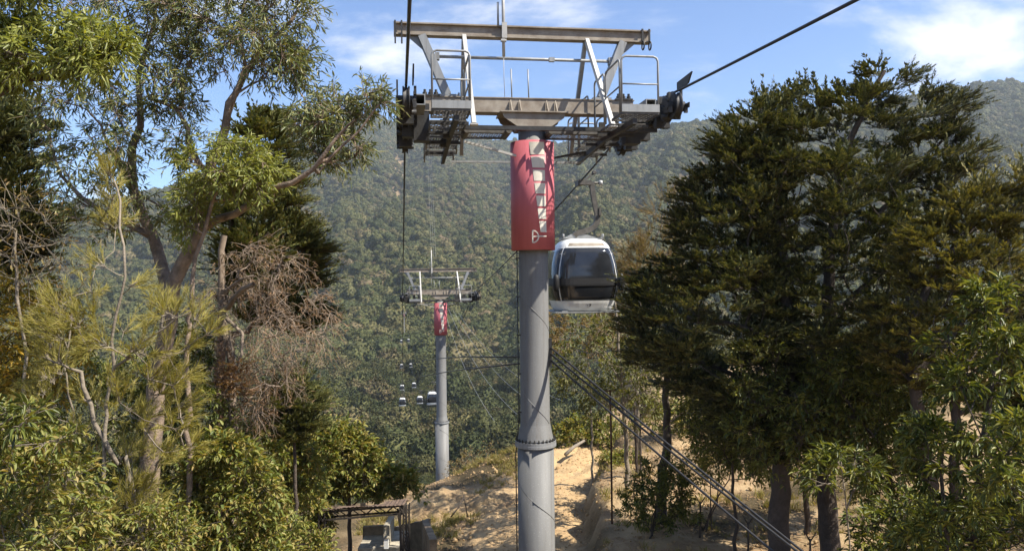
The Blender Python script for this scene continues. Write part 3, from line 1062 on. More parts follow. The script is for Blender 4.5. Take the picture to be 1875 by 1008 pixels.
tower1 = make_tower('cable_car_tower', 'large grey cableway tower with red collar in front, nearest of the towers', S1, Z1, terr_line(S1) - 0.4, 0.325, 0.405, -3.72)
tower2 = make_tower('cable_car_tower', 'second cableway tower with paler red collar, standing behind the earth heap', S2, Z2, terr_line(S2) - 1.0, 0.385, 0.50, -10.85, True)
zt3 = terr_line(S3)
tower3 = make_tower('cable_car_tower', 'tiny distant cableway tower on the forested slope under the cleared strip', S3, Z3, zt3 - 1, 0.45, 0.55, zt3 + 4, True)

# clearing around the third tower is made by leaving the forest out there (see forest)

# haul rope, two strands
def rope_sag_pts(lat):
    pts = []
    for s in list(np.linspace(-30, S1 - 2.2, 24)):
        pts.append(line_pt(s, lat))
    for y in (-1.8, -1.0, -0.4, 0, 0.4, 1.0, 1.8):
        pts.append(line_pt(S1 + y, lat, Z1 + slope_z(y)))
    for s in np.linspace(S1 + 2.4, S2 - 2.4, 16):
        pts.append(line_pt(s, lat))
    for y in (-1.8, -0.8, 0, 0.8, 1.8):
        pts.append(line_pt(S2 + y, lat, Z2 - 0.13 * abs(y)))
    for s in np.linspace(S2 + 3, S3, 40):
        pts.append(line_pt(s, lat))
    for s in (800, 950, 1150, 1400, 1800, 2300):
        pts.append(line_pt(s, lat, terr_line(s) + 16))
    return pts


for lat, lab in ((-HALF, 'dark steel haul rope passing overhead on the left sheaves'), (HALF, 'dark steel haul rope rising to the upper right from the right sheaves')):
    mb = MB()
    mb.tube(rope_sag_pts(lat), 0.026, 8)
    tag(mb.build('haul_rope', M_ROPE), lab, 'cable', 'haul ropes of the cableway')


# ------------------------------------------------------------------ gondolas
ZL = [0.0, -0.03, -0.10, -0.2, -0.45, -0.8, -1.15, -1.4, -1.7, -1.95, -2.12, -2.2]
WL = [0.44, 0.56, 0.685, 0.765, 0.895, 0.99, 1.045, 1.055, 1.0, 0.92, 0.85, 0.79]
DL = [0.45, 0.58, 0.70, 0.76, 0.87, 0.95, 0.99, 1.0, 0.96, 0.90, 0.84, 0.78]
NE = 4.2


def wz(z_): return float(np.interp(-z_, [-q for q in ZL], WL))
def dz_(z_): return float(np.interp(-z_, [-q for q in ZL], DL))


def make_gondola():
    BASE = 4.15        # floor skid below the rope
    T = thing('gondola', 'white cable car cabin numbered 69 with dark windows beside the nearest tower pole', 'gondola', (0, 0, 0), -LA, 'gondolas on the cable car line')
    top = BASE - 1.78   # roof height in local z (rope at BASE)
    mb = MB()
    seg = 48
    vs, fs = [], []
    zl = list(np.linspace(0, -2.2, 34)); zl[1:1] = [-0.015, -0.03, -0.045]
    zl = sorted(set(zl), reverse=True)
    for z_ in zl:
        w_, d_ = wz(z_), dz_(z_)
        for k in range(seg):
            a_ = 2 * math.pi * k / seg
            c_, s_ = math.cos(a_), math.sin(a_)
            vs.append((w_ * math.copysign(abs(c_) ** (2 / NE), c_), d_ * math.copysign(abs(s_) ** (2 / NE), s_), top + z_))
    n = len(zl)
    for i in range(n - 1):
        for k in range(seg):
            k2 = (k + 1) % seg
            fs.append((i * seg + k2, i * seg + k, (i + 1) * seg + k, (i + 1) * seg + k2))
    mb.add(vs, fs, True)
    mb.f.append(tuple(range(seg))); mb.s.append(False)
    mb.f.append(tuple((n - 1) * seg + k for k in reversed(range(seg)))); mb.s.append(False)
    mb.build('shell', M_WHITE, T)

    def face(sx, z_, side, out):
        """point on one of the four faces, sx in -1..1 across it"""
        w_, d_ = wz(z_), dz_(z_)
        if side in ('front', 'back'):
            x = sx * w_
            y = d_ * (1 - abs(sx) ** NE) ** (1 / NE) + out
            return (x, -y if side == 'front' else y, top + z_)
        y = sx * d_
        x = w_ * (1 - abs(sx) ** NE) ** (1 / NE) + out
        return (x if side == 'right' else -x, y, top + z_)

    def patch(name, m, side, z_a, z_b, half, out, ins=-0.02, par=T, nx=16, nzz=14, tap=None):
        mb = MB()
        fr, bk = [], []
        for i in range(nzz + 1):
            z_ = z_a + (z_b - z_a) * i / nzz
            h_ = half if tap is None else half + (tap - half) * i / nzz
            xs = [-h_ + 2 * h_ * j / nx for j in range(nx + 1)]
            fr.append([face(q, z_, side, out) for q in xs]); bk.append([face(q, z_, side, ins) for q in xs])
        mb.slab(fr, bk, name == 'window')
        return mb.build(name, m, par)
    for side in ('front', 'back', 'left', 'right'):
        wn = patch('window', M_GLASS, side, -0.30, -1.87, 0.835, 0.010)
        if side in ('front', 'back'):
            patch('vent', M_BEAM, side, -0.135, -0.235, 0.72, 0.006, nx=10, nzz=3)
            patch('vent_flap', M_WHITE, side, -0.243, -0.285, 0.80, 0.016, nx=10, nzz=2)
            patch('lower_panel', M_WHITE, side, -1.875, -2.10, 0.84, 0.012, nx=10, nzz=3, tap=0.80)
        patch('belt', M_BLACK, side, -1.20, -1.43, 0.9, 0.03, nx=16, nzz=4)
    for sx in (-1, 1):
        for sy in (-1, 1):
            mb = MB()
            w_, d_ = wz(-1.33), dz_(-1.33)
            prof = [(0.001, -0.26), (0.05, -0.245), (0.085, -0.19), (0.1, -0.09), (0.1, 0.09), (0.085, 0.19), (0.05, 0.245), (0.001, 0.26)]
            mb.lathe(prof, 16, c=(sx * (w_ - 0.06), sy * (d_ - 0.035), top - 1.33))
            mb.build('bumper_pad', M_BLACK, T)
    # floor skid and lugs
    mb = MB()
    mb.box((0, 0, top - 2.225), (1.75, 1.75, 0.05))
    mb.box((0, -0.92, top - 2.215), (1.9, 0.10, 0.035)); mb.box((0, 0.92, top - 2.215), (1.9, 0.10, 0.035))
    for sx in (-1, 1):
        mb.beam((sx * 0.95, -0.92, top - 2.215), (sx * 0.95, 0.92, top - 2.215), 0.10, 0.033)
        mb.box((sx * 0.72, -0.86, top - 2.19), (0.18, 0.09, 0.04))
    mb.build('floor_skid', M_GALV, T)
    # roof carrier: two rails and pins
    mb = MB()
    for sx in (-1, 1):
        mb.beam((sx * 0.60, -0.32, top + 0.03), (sx * 0.60, 0.32, top + 0.03), 0.06, 0.05)
        mb.lathe([(0.04, 0), (0.04, 0.14), (0.028, 0.15)], 10, c=(sx * 0.62, -0.3, top))
    mb.add([(-0.58, -0.06, top + 0.02), (0.58, -0.06, top + 0.02), (0.12, -0.06, top + 0.16), (-0.3, -0.06, top + 0.16), (-0.58, 0.06, top + 0.02), (0.58, 0.06, top + 0.02), (0.12, 0.06, top + 0.16), (-0.3, 0.06, top + 0.16)],
           [(0, 1, 2, 3), (7, 6, 5, 4), (0, 4, 5, 1), (1, 5, 6, 2), (2, 6, 7, 3), (3, 7, 4, 0)])
    mb.build('roof_carrier', M_GALV, T)
    # hanger arm
    B = BASE
    pts = [(0.36, 0, B - 0.02), (0.40, 0, B - 0.35), (0.47, 0, B - 0.75), (0.54, 0, B - 1.05), (0.53, 0, B - 1.22), (0.44, 0, B - 1.38), (0.28, 0, B - 1.48), (0.08, 0, B - 1.54), (-0.10, 0, B - 1.58), (-0.2, 0, B - 1.66)]
    mb = MB()
    for i in range(len(pts) - 1):
        a_, b_ = Vector(pts[i]), Vector(pts[i + 1])
        e_ = (b_ - a_).normalized() * 0.012
        mb.beam(a_ - e_, b_ + e_, 0.14 if i < 3 else 0.16, 0.16, (0, 1, 0))
    mb.beam((-0.1, 0, B - 1.56), (-0.48, 0, B - 1.75), 0.04, 0.06, (0, 1, 0))
    mb.beam((0.08, 0, B - 1.54), (0.3, 0, B - 1.76), 0.04, 0.06, (0, 1, 0))
    mb.box((0.56, 0, B - 0.95), (0.14, 0.16, 0.2)); mb.box((0.60, -0.1, B - 1.0), (0.07, 0.09, 0.09)); mb.box((0.6, -0.08, B - 0.88), (0.05, 0.06, 0.2))
    mb.build('hanger', M_ARM, T)
    # grip on the rope
    mb = MB()
    mb.box((0.0, 0, B - 0.03), (0.14, 0.5, 0.16)); mb.box((0.16, 0, B - 0.03), (0.36, 0.20, 0.14))
    mb.beam((-0.08, -0.22, B - 0.05), (-0.08, 0.22, B - 0.05), 0.07, 0.18)
    mb.beam((0.12, -0.05, B + 0.03), (0.42, -0.05, B + 0.27), 0.05, 0.055)
    mb.lathe([(0.05, -0.05), (0.07, -0.03), (0.07, 0.03), (0.05, 0.05)], 14, 'y', (0.44, -0.05, B + 0.29))
    mb.lathe([(0.035, 0.3), (0.035, 0.62)], 10, 'x', (0, 0, B - 0.03))
    mb.build('grip', M_ARM, T)
    mb = MB()
    mb.lathe([(0.05, 0.60), (0.085, 0.61), (0.085, 0.70), (0.05, 0.71)], 16, 'x', (0, 0, B - 0.03))
    mb.build('guide_roller', M_BRACE, T)
    return T, BASE, top, face


gond, GB, GTOP, gface = make_gondola()


def place_gondola(o, s, lat):
    p = line_pt(s, lat)
    o.location = (p[0], p[1], p[2] - GB)


# numbers: strokes of the digits 6 and 9 as thin raised pieces
def number_mesh():
    cu = bpy.data.curves.new('number', 'FONT')
    cu.body = '69'
    cu.size = 0.17
    cu.extrude = 0.003
    cu.offset = 0.004
    cu.align_x = 'CENTER'; cu.align_y = 'CENTER'
    ob = bpy.data.objects.new('number_tmp', cu)
    COL.objects.link(ob)
    dg = bpy.context.evaluated_depsgraph_get()
    me = bpy.data.meshes.new_from_object(ob.evaluated_get(dg))
    bpy.data.objects.remove(ob)
    me.name = 'number'
    me.materials.clear()
    me.materials.append(M_BLACK)
    return me


others = [
    (142, HALF, 'white gondola partly hidden behind the pole of the second tower'),
    (222, -HALF, 'largest of the far white gondolas on the left rope, left of the second pole'),
    (240, HALF, 'far white gondola low over the valley, second on the right rope after the second tower'),
    (340, -HALF, 'small far white gondola on the left rope, second after the second tower'),
    (352, HALF, 'small far white gondola on the right rope, third after the second tower'),
    (460, -HALF, 'very small white gondola on the left rope, third after the second tower'),
    (462, HALF, 'very small white gondola on the right rope, fourth after the second tower'),
    (582, -HALF, 'speck of a white gondola on the left rope just below the third tower'),
    (586, HALF, 'speck of a white gondola on the right rope just below the third tower'),
]
for s, lat, lab in others:
    o = copy_tree(gond)
    o['label'] = lab
    place_gondola(o, s, lat)
place_gondola(gond, 23.4, HALF)
nm = link('number', number_mesh(), gond)
pz = gface(0, -1.99, 'front', 0.016)
nm.location = pz
nm.rotation_euler = (math.radians(90), 0, 0)

# ------------------------------------------------------------------ other cables
def cable(pts, r, name, lab, grp=None, m=M_ROPE, cat='cable', sides=6):
    mb = MB(); mb.tube(pts, r, sides)
    return tag(mb.build(name, m), lab, cat, grp)


def sagline(a, b, sag, n=16):
    a, b = np.array(a), np.array(b)
    return [tuple(a + (b - a) * t - np.array((0, 0, 4 * sag * t * (1 - t)))) for t in np.linspace(0, 1, n)]


pc = O0 + AX * S1 + LX * 0.08
br = np.array((pc[0] + 0.36, pc[1] - 0.1, 0))
for k, (zz, ex, ey, lab) in enumerate(((P(1005, 636, 17)[2], 1492, 1012, 'uppermost of the dark cables slanting from the pole to the lower right'),
                                       (P(1005, 641, 17)[2] - 0.07, 1482, 1012, 'middle dark cable close under the uppermost one slanting to the lower right'),
                                       (P(1005, 654, 17)[2] - 0.05, 1436, 1012, 'lowest dark cable slanting from the pole to the lower right'))):
    a_ = np.array((br[0], br[1], zz))
    e1 = P(ex, ey, 12.0)
    b_ = a_ + (e1 - a_) * 2.0
    cable(sagline(a_, b_, 0.12), 0.021, 'stay_cable', lab, 'dark cables slanting down from the pole')
mb = MB()
zb_ = P(1005, 640, 17)[2]
mb.box((br[0] - 0.01, br[1] + 0.05, zb_ - 0.05), (0.07, 0.10, 0.62))
mb.build('cable_bracket', M_DARK, None)
bk_ = bpy.data.objects['cable_bracket']
bk_.parent = tower1
bk_.matrix_parent_inverse = (Matrix.Translation(tower1.location) @ Matrix.Rotation(-LA, 4, 'Z')).inverted()
for k, (px_, py_, lab) in enumerate(((700, 722, 'upper thin dark cable running off behind the pole to the left'), (690, 748, 'lower thin dark cable running off behind the pole to the left'))):
    a_ = np.array((pc[0] - 0.3, pc[1] + 0.2, P(948, 655 + k * 12, 17)[2]))
    b_ = P(px_, py_, 150)
    cable(sagline(a_, b_, -2.0 + k * 0.4), 0.02, 'thin_cable', lab, 'thin cables crossing the valley')
# power wires hanging over the valley, far below
PWL = ('lowest pale power wire over the valley right of the second tower', 'second lowest pale power wire over the valley', 'third pale power wire over the valley', 'uppermost pale power wire over the valley, ending nearest the near pole')
for k in range(4):
    a_ = P(812 + k * 9, 560 + k * 4, 330); b_ = P(905 + k * 42, 770 - k * 12, 210)
    cable(sagline(a_, b_, 5), 0.05, 'power_wire', PWL[k], 'power wires over the valley', M_GALV, 'wire', 5)
for k in range(3):
    a_ = P(783 + k * 3, 275, 1900) + np.array((0, 0, 15)); b_ = P(790 + k * 4, 470, 900)
    cable(sagline(a_, b_, 10), 0.08, 'transmission_wire', ('left', 'middle', 'right')[k] + ' one of three pale transmission wires climbing the mountain above the second tower', 'transmission wires up the mountain', M_BRACE, 'wire', 4)

# ------------------------------------------------------------------ distant masts
def lattice_mast(name, label, p, h, wd, m):
    T = thing(name, label, 'mast', tuple(p))
    mb = MB()
    for sx in (-1, 1):
        for sy in (-1, 1):
            mb.beam((sx * wd, sy * wd, 0), (sx * wd * 0.25, sy * wd * 0.25, h), 0.5, 0.5)
    mb.build('leg_frame', m, T)
    mb = MB()
    n = 8
    for i in range(n):
        t0, t1 = i / n, (i + 1) / n
        w0, w1 = wd * (1 - .75 * t0), wd * (1 - .75 * t1)
        for sy in (-1, 1):
            mb.beam((-w0, sy * w0, h * t0), (w1, sy * w1, h * t1), 0.35, 0.35); mb.beam((w0, sy * w0, h * t0), (-w1, sy * w1, h * t1), 0.35, 0.35)
            mb.beam((-w1, sy * w1, h * t1), (w1, sy * w1, h * t1), 0.35, 0.35)
            mb.beam((sy * w0, -w0, h * t0), (sy * w1, w1, h * t1), 0.35, 0.35)
    mb.build('bracing', m, T)
    mb = MB(); mb.tube([(0, 0, h), (0, 0, h * 1.3)], 0.4, 6); mb.build('aerial', m, T)
    return T


for px_, dd, hh, nm_, lab in ((662, 3200, 46, 'radio_mast', 'tall radio mast on the misty summit left of the near tower'), (1205, 2380, 34, 'lattice_mast', 'pale lattice mast on the ridge below the right sheaves')):
    xx = (px_ - CX) / F * dd
    lattice_mast(nm_, lab, (xx, dd, hz(xx, dd) + 4), hh, 5, M_BRACE)

# ------------------------------------------------------------------ foliage machinery
def unit(v):
    return v / np.maximum(np.linalg.norm(v, axis=-1, keepdims=True), 1e-9)


def leaf_mesh(name, B, D, Nn, Ln, Wd, m, rich=True, droop=0.25):
    """leaf blades: B base, D direction, Nn blade normal, Ln length, Wd width"""
    D = unit(D)
    Sd = unit(np.cross(D, Nn))
    Nn = np.cross(Sd, D)
    n = len(B)
    Ln = np.asarray(Ln).reshape(-1, 1) * np.ones((n, 1)); Wd = np.asarray(Wd).reshape(-1, 1) * np.ones((n, 1))
    if rich:
        lift = 0.18 * Wd
        p0 = B
        l1 = B + D * Ln * 0.3 + Sd * Wd * 0.46 + Nn * lift
        l2 = B + D * Ln * 0.68 + Sd * Wd * 0.36 + Nn * (lift - droop * 0.35 * Ln)
        tp = B + D * Ln - Nn * droop * Ln
        r2 = B + D * Ln * 0.68 - Sd * Wd * 0.36 + Nn * (lift - droop * 0.35 * Ln)
        r1 = B + D * Ln * 0.3 - Sd * Wd * 0.46 + Nn * lift
        V = np.stack([p0, l1, l2, tp, r2, r1], 1).reshape(-1, 3)
        i = np.arange(n)[:, None] * 6
        Fs = np.concatenate([i + np.array([0, 3, 2, 1]), i + np.array([0, 5, 4, 3])], 0)
    else:
        l1 = B + D * Ln * 0.45 + Sd * Wd * 0.5
        tp = B + D * Ln - Nn * droop * Ln
        r1 = B + D * Ln * 0.45 - Sd * Wd * 0.5 + Nn * Wd * 0.2
        V = np.stack([B, l1, tp, r1], 1).reshape(-1, 3)
        i = np.arange(n)[:, None] * 4
        Fs = i + np.array([0, 3, 2, 1])
    return fast_mesh(name, V, Fs, m)


def needle_mesh(name, B, D, Ln, Wd, m):
    D = unit(D)
    Sd = unit(np.cross(D, rng.normal(size=D.shape)))
    n = len(B)
    Ln = np.asarray(Ln).reshape(-1, 1) * np.ones((n, 1))
    V = np.stack([B + Sd * Wd / 2, B - Sd * Wd / 2, B + D * Ln], 1).reshape(-1, 3)
    Fs = np.arange(n)[:, None] * 3 + np.array([0, 1, 2])
    return fast_mesh(name, V, Fs, m)


def in_poly(px, py, poly):
    x, y = np.asarray(px), np.asarray(py)
    ins = np.zeros(x.shape, bool)
    n = len(poly)
    for i in range(n):
        x0, y0 = poly[i]; x1, y1 = poly[(i + 1) % n]
        c = ((y0 > y) != (y1 > y)) & (x < (x1 - x0) * (y - y0) / (y1 - y0 + 1e-12) + x0)
        ins ^= c
    return ins


def poly_dist(px, py, poly):
    best = np.full(np.shape(px), 1e9)
    n = len(poly)
    for i in range(n):
        a_ = np.array(poly[i], float); b_ = np.array(poly[(i + 1) % n], float)
        d = b_ - a_
        t = np.clip(((px - a_[0]) * d[0] + (py - a_[1]) * d[1]) / (d @ d + 1e-9), 0, 1)
        best = np.minimum(best, np.hypot(px - a_[0] - t * d[0], py - a_[1] - t * d[1]))
    return best


def crown_points(poly, d0, thick, n, margin=0.0):
    """n clump centres in the volume whose outline is the polygon, thick metres half-depth, evenly spread"""
    poly = [tuple(p) for p in poly]
    xs = [p[0] for p in poly]; ys = [p[1] for p in poly]
    pts = []
    tries = 0
    mind = math.sqrt((max(xs) - min(xs)) * (max(ys) - min(ys)) / max(n, 1)) * 0.45
    out_ = []
    while len(out_) < n and tries < 60:
        k = n * 3
        px = rng.uniform(min(xs), max(xs), k); py = rng.uniform(min(ys), max(ys), k)
        ok = in_poly(px, py, poly)
        px, py = px[ok], py[ok]
        dd = poly_dist(px, py, poly)
        ok = dd > margin
        px, py, dd = px[ok], py[ok], dd[ok]
        for a_, b_, c_ in zip(px, py, dd):
            if len(out_) >= n:
                break
            m_ = min(thick, c_ * d0 / F * 1.3 + 0.15)
            dp = rng.uniform(-1, 1) * m_
            if any((a_ - q[0]) ** 2 + (b_ - q[1]) ** 2 < (mind * 0.6) ** 2 and abs(dp - q[2]) < 0.5 for q in out_[-60:]):
                continue
            out_.append((a_, b_, dp))
        tries += 1
    return np.array([P(a_, b_, d0 + dp) for a_, b_, dp in out_])


class Skeleton:
    def __init__(self):
        self.p, self.par, self.r = [], [], []

    def path(self, pts, r0, r1, parent=-1, res=0.35, jit=0.03):
        pts = [np.array(q, float) for q in pts]
        dense = [pts[0]]
        n = len(pts)
        for i in range(n - 1):
            p0, p1, p2, p3 = pts[max(i - 1, 0)], pts[i], pts[i + 1], pts[min(i + 2, n - 1)]
            k = max(2, int(np.linalg.norm(p2 - p1) / res))
            for j in range(1, k + 1):
                t = j / k
                q = 0.5 * ((2 * p1) + (-p0 + p2) * t + (2 * p0 - 5 * p1 + 4 * p2 - p3) * t * t + (-p0 + 3 * p1 - 3 * p2 + p3) * t ** 3)
                dense.append(q + rng.normal(size=3) * jit * (1 if j < k else 0.3))
        m = len(dense)
        last = parent
        ids = []
        for i, q in enumerate(dense):
            if i == 0 and parent >= 0:
                continue
            self.p.append(q); self.par.append(last); self.r.append(r0 + (r1 - r0) * i / max(m - 1, 1))
            last = len(self.p) - 1
            ids.append(last)
        return ids

    def near(self, q):
        d = np.linalg.norm(np.array(self.p) - q, axis=1)
        return int(np.argmin(d))

    def connect(self, q, up=0.35, sag=0.0, jit=0.06, res=0.3):
        A_ = np.array(self.p)
        v = q - A_
        d = np.linalg.norm(v, axis=1)
        pen = np.clip(A_[:, 2] - (q[2] - up * d), 0, None) * 1.6
        i = int(np.argmin(d + pen))
        n = max(2, int(d[i] / res))
        a_ = A_[i]
        bend = np.array((0, 0, -sag * d[i])) + rng.normal(size=3) * 0.08 * d[i]
        last = i
        for j in range(1, n + 1):
            t = j / n
            c = a_ + (q - a_) * t + bend * 4 * t * (1 - t) * 0.5 + (rng.normal(size=3) * jit * min(1, d[i]) if j < n else 0)
            self.p.append(c); self.par.append(last); self.r.append(None)
            last = len(self.p) - 1
        return last

    def mesh(self, name, m, rt=0.008, ex=0.42, sides=None):
        n = len(self.p)
        kids = [[] for _ in range(n)]
        for i, q in enumerate(self.par):
            if q >= 0:
                kids[q].append(i)
        cnt = [0] * n
        for i in range(n - 1, -1, -1):
            cnt[i] = max(1, sum(cnt[k] for k in kids[i]))
        rad_ = [0.0] * n
        for i in range(n):
            if self.r[i] is not None:
                rad_[i] = self.r[i]
            else:
                rad_[i] = min(rt * cnt[i] ** ex, rad_[self.par[i]] * 0.95)
        mb = MB()
        starts = [i for i in range(n) if self.par[i] < 0]
        stack = [(i, None) for i in starts]
        while stack:
            i, pre = stack.pop()
            chain = [] if pre is None else [pre]
            cur = i
            while True:
                chain.append(cur)
                if not kids[cur]:
                    break
                ks = sorted(kids[cur], key=lambda k: -(cnt[k] + (10000 if self.r[k] is not None else 0)))
                for k in ks[1:]:
                    stack.append((k, cur))
                cur = ks[0]
            if len(chain) < 2:
                continue
            rr = [rad_[c] for c in chain]
            if pre is not None:
                rr[0] = min(rr[0], rr[1] * 1.25)
            rmax = max(rr)
            sd = 12 if rmax > 0.12 else (7 if rmax > 0.04 else (5 if rmax > 0.015 else 3))
            mb.tube([self.p[c] for c in chain], rr, sd, cap=False)
        return mb.mesh(name, m)


def gen_tree(name, label, cat, trunks, clumps, kind, bark, leaf, size=0.5, leaves=120, twigs=10, limbs=(), group=None, up=0.35, sag=0.0, rt=0.008,
             llen=0.12, lwid=0.03, base=None, axis_pt=None, droop=0.3, trunk_name='trunk'):
    """trunks: list of (pts, r0, r1); limbs: the same, joined to the nearest node; clumps (n,3)"""
    sk = Skeleton()
    for pts, r0, r1 in trunks:
        sk.path(pts, r0, r1)
    for pts, r0, r1 in limbs:
        i = sk.near(np.array(pts[0]))
        sk.path([sk.p[i]] + [np.array(q) for q in pts[1:]], r0, r1, parent=i, jit=0.045)
    b0 = np.array(trunks[0][0][0]) if base is None else np.array(base)
    T = thing(name, label, cat, tuple(b0), 0, group)
    ax = np.array(axis_pt) if axis_pt is not None else np.array(trunks[0][0]).mean(0)
    order = np.argsort(np.linalg.norm(clumps - np.array(sk.p).mean(0), axis=1)) if len(clumps) else []
    ends = []
    clumps = clumps[order] if len(clumps) else clumps
    for q in clumps:
        ends.append(sk.connect(q, up, sag))
    nC = len(clumps)
    # direction of each clump: blend of incoming branch direction and outward from the axis
    inc = np.array([clumps[i] - sk.p[sk.par[e]] for i, e in enumerate(ends)])
    TA = np.array(sk.p)[np.array([j for j in range(len(sk.p)) if sk.r[j] is not None])]
    nr_ = np.array([TA[np.argmin(np.abs(TA[:, 2] - q[2]) + 0.15 * np.linalg.norm(TA - q, axis=1))] for q in clumps])
    outw = unit((clumps - nr_) * np.array((1, 1, 0.25)))
    O = unit(0.5 * unit(inc) + outw)
    C = np.repeat(clumps, twigs, 0); Oc = np.repeat(O, twigs, 0)
    nT = len(C)
    sz = np.repeat(size * rng.uniform(0.7, 1.25, nC), twigs)[:, None]
    rnd = unit(rng.normal(size=(nT, 3)))
    if kind == 'cypress':
        tdir = unit(Oc * 1.0 + rnd * np.array((1.0, 1.0, 0.13)) + np.array((0, 0, 0.07)))
        st = C - Oc * sz * 0.45 + rnd * sz * 0.22 * np.array((1, 1, 0.3))
    elif kind == 'needle':
        tdir = unit(Oc * 0.9 + rnd * 0.9 + np.array((0, 0, 0.45)))
        st = C + rnd * sz * 0.1
    elif kind == 'euca':
        tdir = unit(Oc * 0.6 + rnd + np.array((0, 0, 0.15)))
        st = C + rnd * sz * 0.12
    elif kind == 'dead':
        tdir = unit(Oc * 0.5 + rnd * 0.8 + np.array((0, 0, -0.75)))
        st = C + rnd * sz * 0.2
    else:
        tdir = unit(Oc * 0.5 + rnd + np.array((0, 0, 0.35)))
        st = C + rnd * sz * 0.12
    tl = sz * rng.uniform(0.6, 1.15, (nT, 1))
    bendv = np.array((0, 0, {'cypress': 0.10, 'needle': 0.25, 'euca': -0.3, 'dead': -0.5}.get(kind, -0.1)))
    en = st + tdir * tl + bendv * tl * 0.6
    mid = st + tdir * tl * 0.5
    # twigs joined into the skeleton mesh
    me = sk.mesh('trunk', bark, rt)
    if kind != 'forest':
        mb = MB()
        rtw = rt * 0.5
        cc = C
        for i in range(nT):
            if kind == 'dead':
                q = mid[i] + rng.normal(size=3) * 0.07
                q2 = (mid[i] + en[i]) / 2 + rng.normal(size=3) * 0.09
                mb.tube([cc[i], st[i], q, q2, en[i]], [rtw * 1.6, rtw * 1.4, rtw * 1.1, rtw * 0.8, rtw * 0.45], 3, cap=False)
            else:
                mb.tube([cc[i] - Oc[i] * 0.05, st[i], mid[i], en[i]] if kind != 'cypress' else [st[i], mid[i], en[i]], ([rtw * 1.4, rtw * 1.3, rtw, rtw * 0.5] if kind != 'cypress' else [rtw * 1.3, rtw, rtw * .5]), 3, cap=False)
        tw = mb.build('twigs', bark, T, True); tw['kind'] = 'stuff'
    link(trunk_name, me, T, True)
    if leaves <= 0:
        return T
    k = leaves
    i = np.repeat(np.arange(nT), k)
    t = rng.uniform(0.12 if kind in ('cypress', 'needle') else 0.3, 1.0, (len(i), 1))
    pos = st[i] * (1 - t) ** 2 + 2 * mid[i] * t * (1 - t) + en[i] * t * t
    td = tdir[i]
    rn = unit(rng.normal(size=(len(i), 3)))
    if kind == 'cypress':
        D = unit(td * 1.0 + rn * np.array((0.8, 0.8, 0.45)) + np.array((0, 0, 0.16)))
        Ln = llen * rng.uniform(0.6, 1.3, len(i)) * (1.15 - 0.5 * t[:, 0])
        lm = leaf_mesh('foliage', pos, D, rn + np.array((0, 0, 1.5)), Ln, lwid * rng.uniform(.7, 1.3, len(i)), leaf, False, -0.08)
    elif kind == 'needle':
        D = unit(td * 1.1 + rn * 0.62 + np.array((0, 0, 0.05)))
        lm = needle_mesh('foliage', pos, D, llen * rng.uniform(0.6, 1.25, len(i)), lwid, leaf)
    elif kind == 'euca':
        D = unit(td * 0.45 + rn * 0.75 + np.array((0, 0, -0.55)))
        pos = pos + rn * 0.03
        lm = leaf_mesh('foliage', pos, D, unit(rng.normal(size=(len(i), 3))), llen * rng.uniform(0.6, 1.25, len(i)), lwid * rng.uniform(.75, 1.25, len(i)), leaf, True, 0.12)
    elif kind == 'dead':
        D = unit(td * 0.6 + rn * 0.9 + np.array((0, 0, -0.3)))
        lm = needle_mesh('foliage', pos, D, llen * rng.uniform(0.5, 1.3, len(i)), lwid, leaf)
    else:
        D = unit(td * 0.6 + rn * 0.9 + np.array((0, 0, -0.1)))
        pos = pos + rn * 0.03
        lm = leaf_mesh('foliage', pos, D, rn * 0.8 + np.array((0, 0, 1.0)), llen * rng.uniform(0.6, 1.25, len(i)), lwid * rng.uniform(.75, 1.25, len(i)), leaf, True, droop)
    fo = link('foliage', lm, T, True)
    fo['kind'] = 'stuff'
    return T


def PL(d, *pts):
    """pixel polyline at depth d; a third number is a depth offset"""
    return [P(q[0], q[1], d + (q[2] if len(q) > 2 else 0)) for q in pts]


def base_pt(px, d, sink=0.25):
    """foot of a plant on the ground at pixel column px, depth d"""
    x = P(px, 900, d)[0]
    return np.array((x, d, hz(x, d) - sink))



# ------------------------------------------------------------------ forest on the mountain
def crown_mesh(name, seed, flat, k=420, big=1.0, core=0.97):
    r_ = np.random.default_rng(seed)
    # lumpy core made of several lobes, wrapped in leaf clumps
    import bmesh
    bm = bmesh.new()
    bmesh.ops.create_icosphere(bm, subdivisions=3, radius=1.0)
    lobes = unit(r_.normal(size=(9, 3)) * np.array((1, 1, 0.8)) + np.array((0, 0, 0.3)))
    la = r_.uniform(0.25, 0.5, 9)
    V = np.array([v.co for v in bm.verts])
    Fc = np.array([[v.index for v in f.verts] for f in bm.faces])
    bm.free()
    f = 0.62 + np.max(la[None] * np.exp(-((1 - V @ lobes.T) / 0.16)), axis=1) + 0.10 * r_.normal(size=len(V))
    V = V * f[:, None] * np.array((1, 1, flat))
    V[:, 2] = np.where(V[:, 2] < -0.3, -0.3 + (V[:, 2] + 0.3) * 1.6, V[:, 2])
    # leaf clumps scattered over it
    i = r_.integers(0, len(Fc), k)
    c = V[Fc[i]].mean(1)
    nn = unit(c + r_.normal(size=(k, 3)) * 0.35)
    a_ = unit(np.cross(nn, r_.normal(size=(k, 3))))
    b_ = np.cross(nn, a_)
    s = r_.uniform(0.07, 0.17, (k, 1)) * big
    o = c * r_.uniform(0.9 if core < 0.9 else 1.0, 1.14, (k, 1))
    V = V * core
    tri = np.stack([o + a_ * s, o - a_ * s * .6 + b_ * s * .8, o - a_ * s * .5 - b_ * s * .9 + nn * s * 0.7], 1).reshape(-1, 3)
    Ft = np.arange(k * 3).reshape(-1, 3) + len(V)
    return fast_mesh(name, np.concatenate([V, tri]), np.concatenate([Fc, Ft]), M_FOREST)


